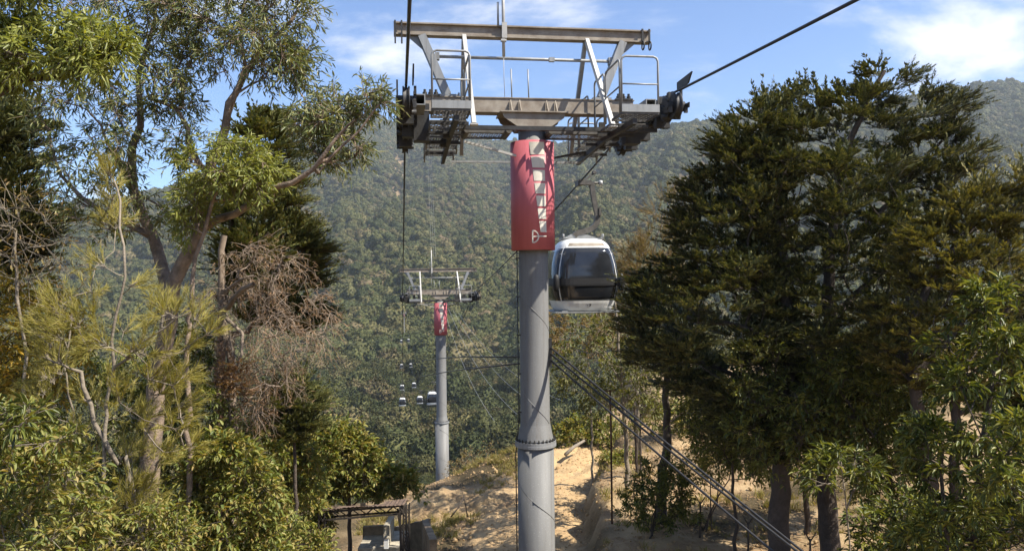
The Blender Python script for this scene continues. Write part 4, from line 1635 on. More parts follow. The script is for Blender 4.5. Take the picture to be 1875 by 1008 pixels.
CROWNS = [crown_mesh('forest_crown', 100 + i, [0.75, 0.95, 1.15, 0.7, 0.85, 1.0, 1.3, 0.8][i]) for i in range(8)]

CROWNS += [crown_mesh('forest_crown', 150 + i, [0.8, 1.0, 1.2, 0.75][i], 4200, 0.55, 0.84) for i in range(4)]

# scatter: denser towards the viewer, following the real slope
NF = 105000
rr_ = np.sqrt(rng.uniform(130.0 ** 2, 3350.0 ** 2, NF))
aa_ = rng.uniform(-0.66, 0.66, NF)
nn_ = int(12000)
rr_ = np.concatenate([rr_, np.sqrt(rng.uniform(130.0 ** 2, 900.0 ** 2, nn_))])
aa_ = np.concatenate([aa_, rng.uniform(-0.60, 0.60, nn_)])
fx, fy = rr_ * np.sin(aa_), rr_ * np.cos(aa_)
keep = (rr_ > 300) & ~((aa_ > STRIP_A0) & (aa_ < STRIP_A1) & (rr_ > 1330) & (rr_ < 2500) & (rng.random(len(rr_)) < 0.72))
p3 = O0 + AX * S3
keep &= np.hypot((fx - p3[0]) / 9.0, (fy - p3[1] + 6) / 16.0) > 1
fx, fy = fx[keep], fy[keep]
fz = height(fx, fy)[0]
rr_ = np.hypot(fx, fy)
# crown radius 3.5 to 8 m; taller dominant trees here and there
patch = fbm(fx / 60, fy / 60, 3, 91)
sc_ = np.clip(rng.lognormal(1.55, 0.36, len(fx)), 1.8, 10.5) * (0.75 + 0.6 * patch) * np.where(rng.random(len(fx)) < 0.10, 1.35, 1.0) * (1 + 0.30 * sstep(900, 3000, rr_))
fz = fz + sc_ * rng.uniform(0.35, 0.9, len(fx))
var = np.where(rr_ < 600, rng.integers(8, 12, len(fx)), rng.integers(0, 8, len(fx)))
px_ = CX + F * fx / fy
py_ = CY - F * fz / fy
nb = 9000
br_ = np.sqrt(rng.uniform(70.0 ** 2, 305.0 ** 2, nb)); ba_ = rng.uniform(-0.6, 0.6, nb)
bx, by = br_ * np.sin(ba_), br_ * np.cos(ba_)
bs = rng.uniform(1.0, 2.6, nb) * (0.7 + 0.5 * br_ / 300)
bz = height(bx, by)[0] + bs * 0.35
# the 300 that show largest stand as trees of their own
cand = np.where((px_ > 520) & (px_ < 1260) & (py_ < 905) & (py_ > 300) & (rr_ > 300))[0]
size_px = sc_[cand] / fy[cand]
sel = cand[np.argsort(-size_px)][:298]
mask = np.ones(len(fx), bool); mask[sel] = False
for i in sel:
    o = link('forest_tree', CROWNS[var[i]])
    o.location = (fx[i], fy[i], fz[i])
    s_ = sc_[i]
    o.scale = (s_ * rng.uniform(.85, 1.15), s_ * rng.uniform(.85, 1.15), s_ * rng.uniform(0.85, 1.25))
    o.rotation_euler = (0, 0, rng.uniform(0, 6.28))
    tag(o, 'rounded forest tree crown low on the valley slope behind the cableway towers', 'tree', 'nearer forest trees on the slope')


def instances(name, pts, scl, rot, var_, protos, label, tilt=None):
    """one object whose geometry nodes set a prototype on every point"""
    me = bpy.data.meshes.new(name)
    me.vertices.add(len(pts))
    me.vertices.foreach_set('co', np.ascontiguousarray(pts, np.float32).ravel())
    for nm, dt, arr in (('iscale', 'FLOAT_VECTOR', scl), ('irot', 'FLOAT_VECTOR', rot)):
        at = me.attributes.new(nm, dt, 'POINT'); at.data.foreach_set('vector', np.ascontiguousarray(arr, np.float32).ravel())
    at = me.attributes.new('ivar', 'INT', 'POINT'); at.data.foreach_set('value', np.ascontiguousarray(var_, np.int32))
    ob = link(name, me)
    ob['kind'] = 'stuff'
    ob['label'] = label
    c = bpy.data.collections.new(name + '_kinds')
    for p in protos:
        po = bpy.data.objects.new(p.name, p)
        c.objects.link(po)
    g = bpy.data.node_groups.new(name, 'GeometryNodeTree')
    g.interface.new_socket('Geometry', in_out='INPUT', socket_type='NodeSocketGeometry')
    g.interface.new_socket('Geometry', in_out='OUTPUT', socket_type='NodeSocketGeometry')
    gi, go_ = g.nodes.new('NodeGroupInput'), g.nodes.new('NodeGroupOutput')
    ip = g.nodes.new('GeometryNodeInstanceOnPoints')
    ci = g.nodes.new('GeometryNodeCollectionInfo')
    ci.inputs['Collection'].default_value = c
    ci.inputs['Separate Children'].default_value = True
    ci.inputs['Reset Children'].default_value = True
    ip.inputs['Pick Instance'].default_value = True

    def attr(nm, dt):
        n = g.nodes.new('GeometryNodeInputNamedAttribute'); n.data_type = dt; n.inputs['Name'].default_value = nm
        return n.outputs['Attribute']
    g.links.new(gi.outputs[0], ip.inputs['Points'])
    g.links.new(ci.outputs[0], ip.inputs['Instance'])
    g.links.new(attr('ivar', 'INT'), ip.inputs['Instance Index'])
    g.links.new(attr('irot', 'FLOAT_VECTOR'), ip.inputs['Rotation'])
    g.links.new(attr('iscale', 'FLOAT_VECTOR'), ip.inputs['Scale'])
    g.links.new(ip.outputs[0], go_.inputs[0])
    md = ob.modifiers.new('scatter', 'NODES')
    md.node_group = g
    return ob


q = mask
nq = int(q.sum())
instances('forest', np.stack([fx, fy, fz], -1)[q], np.stack([sc_[q] * rng.uniform(.85, 1.15, nq), sc_[q] * rng.uniform(.85, 1.15, nq), sc_[q] * rng.uniform(.8, 1.3, nq)], -1),
          np.stack([np.zeros(nq), np.zeros(nq), rng.uniform(0, 6.28, nq)], -1), var[q], CROWNS, 'dense green forest covering the mountain')

instances('scrub', np.stack([bx, by, bz], -1), np.stack([bs, bs, bs], -1), np.stack([np.zeros(nb), np.zeros(nb), rng.uniform(0, 6.28, nb)], -1), rng.integers(8, 12, nb), CROWNS, 'low green scrub on the steep valley side below the track')

# ------------------------------------------------------------------ trees on the right
# large dark cypress: two trunks close together and a smaller one to their left
d = 20.0
POLY_B = [(1560, 740), (1570, 820), (1480, 850), (1430, 800), (1370, 640), (1345, 420), (1325, 240), (1400, 172), (1440, 150), (1465, 128), (1482, 150), (1560, 140), (1585, 103), (1640, 122), (1690, 108), (1684, 150), (1645, 168), (1640, 210), (1720, 158), (1792, 182), (1765, 232), (1832, 285), (1795, 312),
          (1730, 335), (1765, 420), (1715, 560), (1660, 640), (1640, 760)]
cl = crown_points(POLY_B, d, 2.6, 640)
gen_tree('cypress_tree', 'tall dark cypress with a leaning top, biggest tree on the right', 'tree',
         [([base_pt(1520, d)] + PL(d, (1512, 900), (1513, 700), (1520, 480), (1540, 320), (1585, 190), (1620, 130)), 0.28, 0.05)],
         cl, 'cypress', M_BARK_D, M_L_CYP, size=0.64, twigs=11, leaves=25, up=0.30, sag=0.05, llen=0.15, lwid=0.040,
         limbs=[(PL(d, (1515, 600), (1590, 520, .3), (1690, 420, .5), (1760, 300, .3)), 0.12, 0.03), (PL(d, (1515, 660), (1570, 640, -.8), (1650, 560, -1.2), (1700, 500, -1.5)), 0.10, 0.03),
                (PL(d, (1525, 440), (1620, 380, .3), (1730, 250, .4)), 0.1, 0.03)])
POLY_A = [(1470, 830), (1400, 850), (1320, 800), (1230, 710), (1160, 640), (1128, 560), (1170, 485), (1222, 440), (1228, 370), (1268, 322), (1298, 250), (1345, 200), (1372, 190), (1405, 165), (1450, 190), (1450, 420), (1470, 600), (1480, 740)]
cl = crown_points(POLY_A, d - 0.6, 2.4, 470)
gen_tree('cypress_tree', 'broad dark cypress spreading low towards the cabin, left half of the right clump', 'tree',
         [([base_pt(1424, d - .6)] + PL(d - .6, (1426, 930), (1436, 760), (1442, 560), (1420, 380), (1395, 230)), 0.29, 0.05)],
         cl, 'cypress', M_BARK_D, M_L_CYP, size=0.64, twigs=11, leaves=25, up=0.22, sag=0.06, llen=0.15, lwid=0.040,
         limbs=[(PL(d - .6, (1440, 640), (1360, 600, -.5), (1290, 590, -.4), (1240, 570, -.4)), 0.11, 0.03), (PL(d - .6, (1440, 720), (1350, 690, .5), (1250, 640, .6)), 0.09, 0.03)])
POLY_C = [(1150, 660), (1140, 560), (1200, 520), (1280, 540), (1330, 620), (1320, 720), (1250, 760), (1200, 730)]
cl = crown_points(POLY_C, 24.5, 1.8, 75)
gen_tree('cypress_tree', 'small cypress with a bare curved dark trunk, leftmost of the right clump', 'tree',
         [([base_pt(1210, 24.5)] + PL(24.5, (1212, 880), (1222, 800), (1218, 730), (1225, 640), (1240, 560)), 0.19, 0.05)],
         cl, 'cypress', M_BARK_D, M_L_CYP, size=0.75, twigs=12, leaves=34, up=0.2, llen=0.16, lwid=0.045,
         limbs=[(PL(24.5, (1222, 780), (1240, 762), (1275, 758), (1310, 735)), 0.06, 0.02)])
POLY_D = [(1560, 640), (1590, 560), (1640, 525), (1630, 450), (1700, 400), (1750, 350), (1800, 330), (1860, 275), (1930, 290), (2010, 400), (2020, 740), (1880, 790), (1760, 740), (1660, 700)]
cl = crown_points(POLY_D, 16.5, 2.2, 430)
gen_tree('cypress_tree', 'olive lit cypress with flat layered boughs at the right edge of the photo', 'tree',
         [([base_pt(1720, 16.5)] + PL(16.5, (1690, 800), (1665, 640), (1700, 520), (1790, 400)), 0.22, 0.05), ([base_pt(1760, 16.5)] + PL(16.5, (1750, 760), (1780, 600), (1850, 430)), 0.16, 0.04)],
         cl, 'cypress', M_BARK_D, M_L_CYPO, size=0.50, twigs=11, leaves=24, up=0.25, sag=0.04, llen=0.13, lwid=0.036,
         limbs=[(PL(16.5, (1675, 690), (1720, 640), (1790, 560), (1850, 520)), 0.09, 0.03)])
# dry inner branches and shaded leafy understorey between the trunks
POLY = [(1270, 700), (1400, 640), (1560, 620), (1680, 640), (1690, 800), (1600, 850), (1470, 880), (1350, 850), (1280, 800)]
cl = crown_points(POLY, 22.5, 1.6, 190)
gen_tree('understorey_tree', 'shaded leafy understorey tree between the dark cypress trunks', 'tree',
         [([base_pt(1480, 22.5)] + PL(22.5, (1475, 900), (1480, 800), (1490, 700)), 0.10, 0.03), ([base_pt(1600, 22.5)] + PL(22.5, (1590, 880), (1560, 760)), 0.08, 0.03)],
         cl, 'broad', M_BARK_D, M_L_BROAD, size=0.55, twigs=8, leaves=9, llen=0.16, lwid=0.05)
POLY = [(1390, 660), (1700, 620), (1710, 900), (1640, 940), (1585, 900), (1560, 840), (1500, 830), (1460, 870), (1390, 850), (1330, 790)]
cl = crown_points(POLY, 18.3, 1.0, 150)
gen_tree('understorey_tree', 'dark leafy tree in deep shade just before the thick cypress trunks', 'tree',
         [([base_pt(1640, 18.3)] + PL(18.3, (1635, 920), (1600, 800), (1540, 720)), 0.09, 0.03)],
         cl, 'broad', M_BARK_D, M_L_BROAD, size=0.5, twigs=8, leaves=11, llen=0.14, lwid=0.045, limbs=[(PL(18.3, (1620, 860), (1680, 760), (1690, 690)), 0.05, 0.02), (PL(18.3, (1560, 760), (1450, 740), (1390, 760)), 0.05, 0.02)])
POLY = [(1240, 700), (1330, 650), (1440, 700), (1430, 830), (1380, 870), (1300, 840), (1255, 790)]
cl = crown_points(POLY, 21.2, 0.9, 70)
gen_tree('understorey_tree', 'small shaded leafy tree left of the thick cypress trunks, right of the curved one', 'tree',
         [([base_pt(1345, 21.2)] + PL(21.2, (1342, 880), (1335, 800), (1340, 720)), 0.06, 0.02)],
         cl, 'broad', M_BARK_D, M_L_BROAD, size=0.5, twigs=7, leaves=8, llen=0.14, lwid=0.045)
for pxo, do, lab in ((2080, 15.0, 'cypress added for its shade beyond the right edge, close to the broadleaf tree'), (2060, 21.5, 'cypress added for its shade beyond the right edge, farther back')):  # trees added out of view to shade the trunks and ground
    pc_ = [(pxo - 190, 840), (pxo - 120, 660), (pxo - 60, 500), (pxo + 10, 430), (pxo + 90, 500), (pxo + 190, 650), (pxo + 230, 900), (pxo + 60, 960), (pxo - 120, 900)]
    cl = crown_points(pc_, do, 2.4, 170)
    gen_tree('cypress_tree', lab, 'tree', [([base_pt(pxo, do)] + PL(do, (pxo, 800), (pxo, 600), (pxo + 10, 470)), 0.26, 0.05)], cl, 'cypress', M_BARK_D, M_L_CYP,
             size=0.75, twigs=10, leaves=14, up=0.25, llen=0.16, lwid=0.045)
# broadleaf tree at the right edge, close to the cabin
POLY = [(1690, 720), (1720, 620), (1760, 560), (1810, 530), (1880, 510), (1990, 560), (2020, 1100), (1680, 1100), (1640, 1010), (1680, 920), (1660, 870), (1690, 800)]
cl = crown_points(POLY, 10.5, 1.6, 150)
gen_tree('broadleaf_tree', 'glossy broadleaf tree with bright leaf whorls in the lower right corner', 'tree',
         [([base_pt(1790, 10.5)] + PL(10.5, (1785, 1000), (1800, 800), (1830, 640), (1850, 560)), 0.11, 0.02), ([base_pt(1740, 10.5)] + PL(10.5, (1730, 950), (1720, 800)), 0.06, 0.02)],
         cl, 'broad', M_BARK_D, M_L_BROAD, size=0.32, twigs=7, leaves=14, llen=0.135, lwid=0.036, droop=0.35)
POLY = [(1480, 880), (1500, 835), (1560, 815), (1600, 860), (1590, 905), (1540, 900)]
cl = crown_points(POLY, 13.5, 0.5, 14)
gen_tree('sapling', 'slender sapling with pale whorled leaves before the dark trunks', 'tree',
         [([base_pt(1556, 13.5)] + PL(13.5, (1556, 1000), (1548, 900), (1540, 850)), 0.025, 0.012)],
         cl, 'broad', M_BARK_P, M_L_BROAD, size=0.28, twigs=7, leaves=13, llen=0.15, lwid=0.034, droop=0.4)
# thin trees beyond the pole
POLY = [(1020, 640), (1060, 590), (1110, 580), (1160, 565), (1205, 620), (1215, 760), (1150, 790), (1080, 770), (1030, 710)]
cl = crown_points(POLY, 28, 1.8, 95)
gen_tree('thin_tree', 'thin sparse leafed tree with a pinkish leaning stem right of the pole', 'tree',
         [([base_pt(1150, 28)] + PL(28, (1146, 800), (1138, 700), (1130, 590), (1122, 520)), 0.10, 0.03)],
         cl, 'bush', M_BARK_P, M_L_THIN, size=0.6, twigs=6, leaves=6, llen=0.16, lwid=0.075,
         limbs=[(PL(28, (1138, 700), (1100, 650), (1060, 620)), 0.04, 0.015), (PL(28, (1140, 740), (1175, 690), (1200, 640)), 0.04, 0.015)])
POLY = [(1125, 700), (1150, 600), (1200, 560), (1230, 640), (1220, 780), (1160, 800)]
cl = crown_points(POLY, 30, 1.2, 45)
gen_tree('thin_tree', 'second thin tree with twin dark stems close by the leaning pinkish stem', 'tree',
         [([base_pt(1166, 30)] + PL(30, (1164, 800), (1160, 700), (1172, 600)), 0.08, 0.03), ([base_pt(1176, 30)] + PL(30, (1172, 800), (1185, 690)), 0.06, 0.02)],
         cl, 'bush', M_BARK_D, M_L_THIN, size=0.6, twigs=6, leaves=6, llen=0.16, lwid=0.07)
POLY = [(1120, 560), (1135, 490), (1160, 460), (1190, 400), (1215, 360), (1245, 370), (1250, 440), (1215, 520), (1190, 600), (1140, 620)]
cl = crown_points(POLY, 33, 1.5, 60)
gen_tree('dry_tree', 'feathery half dry brown tree behind the numbered cabin', 'tree',
         [([base_pt(1170, 33)] + PL(33, (1168, 760), (1165, 600), (1195, 470), (1215, 390)), 0.10, 0.03)],
         cl, 'needle', M_BARK_P, M_L_DRY, size=0.8, twigs=9, leaves=22, llen=0.34, lwid=0.022)
POLY = [(1000, 640), (1000, 585), (1040, 590), (1100, 590), (1150, 610), (1130, 660), (1060, 640)]
cl = crown_points(POLY, 31, 1.2, 36)
gen_tree('dry_shrub', 'dry brownish shrub top just under the numbered cabin', 'shrub',
         [([base_pt(1085, 31)] + PL(31, (1085, 800), (1080, 680), (1075, 620)), 0.06, 0.02)],
         cl, 'bush', M_BARK_P, M_L_DRY, size=0.6, twigs=8, leaves=10, llen=0.14, lwid=0.05)

# ------------------------------------------------------------------ shrubs beyond and beside the track
def shrub(name, label, px, d, poly, n, leaf, bark, kind='bush', size=0.4, twigs=7, leaves=12, llen=0.12, lwid=0.05, thick=1.0, stems=3, group=None, cat='shrub'):
    b = base_pt(px, d, 0.15)
    c = crown_points(poly, d, thick, n)
    lowest = np.mean(c, 0)
    tr = []
    for k in range(stems):
        e = c[rng.integers(0, len(c))]
        m_ = b * 0.5 + lowest * 0.5 + rng.normal(size=3) * 0.1
        tr.append(([b + rng.normal(size=3) * np.array((0.1, 0.1, 0)), m_, lowest * 0.6 + e * 0.4], 0.02 + 0.012 * d / 20, 0.01))
    return gen_tree(name, label, cat, tr, c, kind, bark, leaf, size=size, twigs=twigs, leaves=leaves, llen=llen, lwid=lwid, base=b, up=0.3, rt=0.006, trunk_name='stems', group=group)


shrub('shrub', 'green shrubs massed on the bank where the dirt track ends', 1065, 42, [(1015, 840), (1020, 790), (1060, 765), (1110, 770), (1150, 790), (1150, 840), (1090, 850)], 80, M_L_BUSH, M_BARK_P, size=0.6, leaves=11, llen=0.2, lwid=0.09, thick=1.6)
shrub('shrub', 'low leafy shrub leaning over the track crest left of the near pole', 930, 42, [(880, 890), (890, 870), (930, 845), (952, 835), (990, 840), (990, 880), (930, 892)], 60, M_L_BUSH, M_BARK_P, size=0.55, leaves=11, llen=0.18, lwid=0.08, thick=1.2)
shrub('bare_shrub', 'pale branching nearly bare shrub right of the second tower foot', 868, 44, [(825, 890), (822, 850), (845, 825), (880, 820), (912, 840), (912, 880), (880, 897)], 50, M_L_DRY, M_BARK_P, size=0.7, twigs=6, leaves=4, llen=0.14, lwid=0.05, thick=1.2, stems=7)
shrub('shrub', 'dark shaded shrub on the cut bank beside the rusty pole', 1185, 23, [(1140, 960), (1150, 890), (1180, 850), (1225, 840), (1260, 880), (1265, 950), (1200, 975)], 55, M_L_BROAD, M_BARK_D, size=0.35, leaves=12, llen=0.12, lwid=0.045, thick=0.8)
shrub('shrub', 'twiggy shrub at the foot of the curved dark trunk', 1290, 23.5, [(1240, 900), (1260, 820), (1320, 790), (1400, 800), (1410, 860), (1330, 900)], 50, M_L_BUSH, M_BARK_D, size=0.45, leaves=6, twigs=8, llen=0.12, lwid=0.05, thick=0.9)
shrub('shrub', 'small round shrub on the lip of the dirt track bank', 1130, 33, [(1100, 860), (1110, 835), (1150, 830), (1170, 850), (1150, 875)], 26, M_L_BUSH, M_BARK_P, size=0.4, leaves=10, llen=0.13, lwid=0.06, thick=0.6)
shrub('shrub', 'shaded bush growing under the broadleaf tree at the bottom right', 1640, 14, [(1560, 1040), (1580, 960), (1640, 920), (1720, 930), (1740, 1060), (1640, 1100)], 50, M_L_BROAD, M_BARK_D, size=0.35, leaves=11, llen=0.13, lwid=0.045, thick=0.8)
shrub('shrub', 'low dry bush along the crest behind the thin trees', 1290, 37, [(1200, 800), (1220, 740), (1300, 700), (1400, 720), (1400, 790), (1300, 815)], 70, M_L_BUSH, M_BARK_P, size=0.8, leaves=9, llen=0.22, lwid=0.1, thick=1.5)
shrub('shrub', 'row of bushes on the sunlit slope far behind the cypress trunks', 1600, 39, [(1400, 790), (1420, 700), (1560, 660), (1750, 640), (1900, 660), (1900, 790), (1650, 810)], 130, M_L_BUSH, M_BARK_P, size=0.9, leaves=7, llen=0.24, lwid=0.11, thick=1.8)

# ------------------------------------------------------------------ trees on the left
# dark cypress behind the eucalyptus
d = 18.5
POLY = [(478, 195), (525, 212), (550, 235), (540, 300), (562, 335), (556, 400), (600, 440), (612, 482), (582, 540), (602, 592), (560, 620), (470, 590), (420, 540), (395, 430), (440, 330), (452, 245)]
cl = crown_points(POLY, d, 2.2, 240)
gen_tree('cypress_tree', 'green cypress with a reddish trunk standing behind the eucalyptus', 'tree',
         [([base_pt(412, d)] + PL(d, (405, 800), (408, 560), (420, 430), (455, 310), (480, 215)), 0.24, 0.04)],
         cl, 'cypress', M_BARK_R, M_L_CYPG, size=0.6, twigs=12, leaves=26, up=0.3, llen=0.15, lwid=0.042)
POLY = [(-80, 150), (30, 175), (70, 215), (105, 235), (60, 260), (95, 330), (60, 350), (135, 400), (90, 440), (60, 500), (-80, 520)]
cl = crown_points(POLY, 15.5, 2.0, 120)
gen_tree('cypress_tree', 'very dark cypress cut off by the left edge of the photo', 'tree',
         [([base_pt(-30, 15.5)] + PL(15.5, (-30, 800), (-25, 500), (-10, 250)), 0.25, 0.04)],
         cl, 'cypress', M_BARK_D, M_L_CYP, size=0.7, twigs=13, leaves=34, up=0.25, llen=0.14, lwid=0.04)
# eucalyptus, the main tree
d = 13.0
parts = []
for poly, n, th in (([(225, 30), (260, -60), (350, -70), (360, 60), (350, 150), (300, 185), (250, 150)], 46, 1.5),
                    ([(355, 40), (390, -60), (560, -70), (575, 20), (540, 60), (560, 120), (520, 150), (430, 130), (385, 150), (360, 110)], 85, 1.6),
                    ([(520, 110), (570, 100), (575, 145), (545, 160)], 8, 0.4),
                    ([(545, 180), (585, 165), (640, 190), (670, 230), (660, 290), (600, 300), (555, 260), (540, 215)], 44, 0.8),
                    ([(655, 190), (680, 155), (702, 185), (690, 220), (665, 215)], 9, 0.5),
                    ([(90, 160), (130, 130), (210, 150), (255, 210), (245, 330), (190, 350), (130, 330), (75, 290), (65, 220)], 42, 1.4),
                    ([(270, 180), (330, 150), (370, 210), (360, 330), (300, 300), (265, 250)], 16, 1.2),
                    ([(120, 330), (240, 350), (330, 380), (300, 460), (180, 430), (110, 390)], 12, 1.0),
                    ([(20, -60), (240, -60), (230, 40), (100, 50)], 26, 1.2)):
    parts.append(crown_points(poly, d, th, n))
cl = np.concatenate(parts)
limbs = [(PL(d, (312, 560), (333, 480), (367, 421), (380, 345), (385, 300)), 0.125, 0.095),
         (PL(d, (385, 300), (400, 272), (416, 215), (430, 170), (478, 92), (512, 60), (548, 20)), 0.09, 0.025),
         (PL(d, (380, 315), (360, 290), (346, 238), (300, 190), (265, 160, .5)), 0.06, 0.02),
         (PL(d, (367, 421), (430, 392, -.3), (500, 346, -.6), (575, 312, -.8), (612, 255, -.9), (650, 220, -1)), 0.075, 0.015),
         (PL(d, (575, 312, -.8), (600, 290, -.8), (660, 240, -.8), (695, 190, -.9)), 0.03, 0.01),
         (PL(d, (308, 570), (292, 470, .4), (258, 390, .6), (242, 300, .6), (256, 190, .6), (262, 110, .7), (285, 30, .7)), 0.115, 0.03),
         (PL(d, (285, 440, .45), (215, 402, .8), (150, 360, 1), (112, 320, 1), (85, 245, 1)), 0.07, 0.015),
         (PL(d, (416, 215), (445, 120), (440, 40), (470, -30)), 0.045, 0.015),
         (PL(d, (478, 92), (485, 30), (492, -40)), 0.03, 0.012),
         (PL(d, (246, 330, .6), (200, 270, .3), (160, 200, .2)), 0.035, 0.012)]
gen_tree('eucalyptus_tree', 'tall multi stemmed eucalyptus with open crown left of the rope', 'tree',
         [([base_pt(268, d)] + PL(d, (272, 940), (280, 800), (290, 680), (312, 560)), 0.21, 0.135)],
         cl, 'euca', M_BARK_E, M_L_EUCA, size=0.40, twigs=8, leaves=10, up=0.25, llen=0.135, lwid=0.026, limbs=limbs, rt=0.0085)
# sunlit clump in front: brighter leaf colour stands in for the light
cl = np.concatenate([crown_points([(318, 330), (345, 285), (400, 262), (470, 268), (508, 300), (505, 345), (470, 360), (400, 345), (340, 370)], 12.3, 0.7, 40),
                     crown_points([(330, 370), (360, 350), (370, 400), (340, 430)], 12.3, 0.4, 8)])
gen_tree('eucalyptus_tree', 'eucalyptus with a domed crown, sunlight put into its yellow green leaves, before the dark cypress', 'tree',
         [([base_pt(345, 12.3)] + PL(12.3, (348, 760), (352, 560), (372, 430), (400, 340)), 0.07, 0.03)],
         cl, 'euca', M_BARK_E, M_L_EUCAB, size=0.34, twigs=9, leaves=15, up=0.25, llen=0.12, lwid=0.025)
# near bough in the top left corner, its trunk stands left of the frame
cl = np.concatenate([crown_points([(-80, 60), (0, 40), (60, 45), (150, 38), (222, 70), (228, 130), (170, 150), (120, 140), (40, 150), (-80, 130)], 9.5, 0.8, 72), crown_points([(-120, -80), (120, -80), (60, 10), (-100, 30)], 9.5, 0.8, 34)])
gen_tree('eucalyptus_tree', 'near eucalyptus bough with bright drooping leaves in the top left corner', 'tree',
         [([base_pt(-190, 9.5)] + PL(9.5, (-190, 700), (-150, 400), (-110, 260)), 0.16, 0.09)],
         cl, 'euca', M_BARK_D, M_L_EUCAB, size=0.3, twigs=8, leaves=12, up=0.15, llen=0.13, lwid=0.027,
         limbs=[(PL(9.5, (-110, 260), (-40, 195), (50, 145), (110, 140), (190, 118)), 0.05, 0.014), (PL(9.5, (-110, 260), (-60, 100), (0, 0)), 0.06, 0.02)])
# casuarina with soft needle plumes
d = 11.0
cl = np.concatenate([crown_points([(60, 620), (110, 540), (160, 490), (215, 480), (300, 540), (375, 560), (385, 610), (345, 640), (330, 740), (375, 790), (300, 880), (260, 960), (150, 980), (90, 860), (60, 700)], d, 1.2, 88),
                     crown_points([(180, 400), (200, 300), (222, 310), (228, 400), (205, 440)], d + 1, 0.3, 9)])
gen_tree('casuarina_tree', 'yellow green casuarina with soft needle plumes and pale forked stems', 'tree',
         [([base_pt(262, d)] + PL(d, (248, 930), (215, 850), (190, 800), (165, 740), (150, 680)), 0.065, 0.03),
          ([base_pt(190, d)] + PL(d, (188, 900), (196, 740), (204, 620), (222, 540), (228, 450), (205, 320, 1)), 0.05, 0.015)],
         cl, 'needle', M_BARK_P, M_L_CAS, size=0.36, twigs=8, leaves=46, up=0.3, llen=0.15, lwid=0.007,
         limbs=[(PL(d, (200, 680), (240, 640, -.2), (300, 600, -.3), (350, 570, -.3)), 0.022, 0.008)])
# dead tree with a tangle of dry hanging twigs
d = 15.0
cl = np.concatenate([crown_points([(395, 480), (450, 440), (540, 480), (600, 545), (610, 600), (560, 640), (530, 690), (470, 760), (420, 740), (380, 680), (372, 600)], d, 1.2, 120)])
gen_tree('dead_tree', 'dead tree with a broken reddish trunk and tangle of pinkish dry twigs', 'tree',
         [([base_pt(425, d)] + PL(d, (425, 760), (410, 600), (404, 540), (412, 430)), 0.13, 0.06)],
         cl, 'dead', M_DEAD, M_L_DEAD, size=0.5, twigs=6, leaves=6, up=-0.1, sag=0.3, llen=0.13, lwid=0.012, rt=0.009,
         limbs=[(PL(d, (405, 565), (430, 548, -.4), (465, 520, -.7)), 0.06, 0.045), (PL(d, (408, 540), (440, 515, -.3), (465, 505, -.4)), 0.035, 0.02), (PL(d, (407, 570), (445, 610, -.4), (430, 680, -.6)), 0.05, 0.015)])
cl = crown_points([(395, 700), (430, 640), (460, 690), (450, 740), (420, 760)], 14.3, 0.4, 16)
gen_tree('dead_bough', 'rusty red withered bough hanging under the dead tangle', 'branch',
         [(PL(14.6, (420, 600), (430, 660), (425, 720)), 0.03, 0.012)], cl, 'cypress', M_DEAD, M_L_DEAD, size=0.4, twigs=8, leaves=18, up=-0.1, llen=0.10, lwid=0.025)
# juniper, yellow tree, thin bare tree
cl = crown_points([(470, 760), (490, 700), (540, 690), (590, 720), (600, 770), (570, 810), (510, 800)], 17, 1.0, 50)
gen_tree('juniper_bush', 'dark green juniper bush under the dead tangle beside the valley', 'shrub',
         [([base_pt(540, 17)] + PL(17, (540, 900), (535, 760)), 0.08, 0.03)], cl, 'cypress', M_BARK_D, M_L_CYPG, size=0.6, twigs=11, leaves=30, llen=0.13, lwid=0.038)
cl = crown_points([(-60, 500), (30, 490), (90, 505), (125, 560), (150, 640), (100, 740), (-60, 740)], 14, 1.0, 75)
gen_tree('yellow_tree', 'yellow leaved small tree at the left edge behind the casuarina', 'tree',
         [([base_pt(40, 14)] + PL(14, (40, 900), (45, 700), (30, 560)), 0.08, 0.03)], cl, 'bush', M_BARK_D, M_L_YEL, size=0.4, twigs=7, leaves=12, llen=0.11, lwid=0.045)
cl = crown_points([(-20, 420), (20, 330), (60, 360), (130, 430), (150, 540), (100, 600), (20, 560)], 12, 0.8, 26)
gen_tree('bare_tree', 'thin bare tree with pale forked twigs by the left edge', 'tree',
         [([base_pt(45, 12)] + PL(12, (50, 900), (42, 620), (28, 500), (30, 420)), 0.05, 0.02), ([base_pt(110, 12)] + PL(12, (130, 900), (125, 640), (128, 540)), 0.03, 0.012)],
         cl, 'bush', M_BARK_P, M_L_DRY, size=0.5, twigs=7, leaves=2, llen=0.09, lwid=0.03, rt=0.007)
# sunlit broadleaf tree near the earth heap
cl = crown_points([(560, 860), (580, 790), (620, 768), (655, 795), (690, 840), (715, 865), (748, 878), (752, 895), (700, 898), (650, 900), (590, 905), (545, 905)], 26, 1.5, 130)
gen_tree('broadleaf_tree', 'sunlit rounded broadleaf tree above the rusty frame', 'tree',
         [([base_pt(640, 26)] + PL(26, (640, 930), (635, 860), (620, 810)), 0.10, 0.03)], cl, 'bush', M_BARK_D, M_L_BUSH, size=0.5, twigs=8, leaves=13, llen=0.17, lwid=0.08)
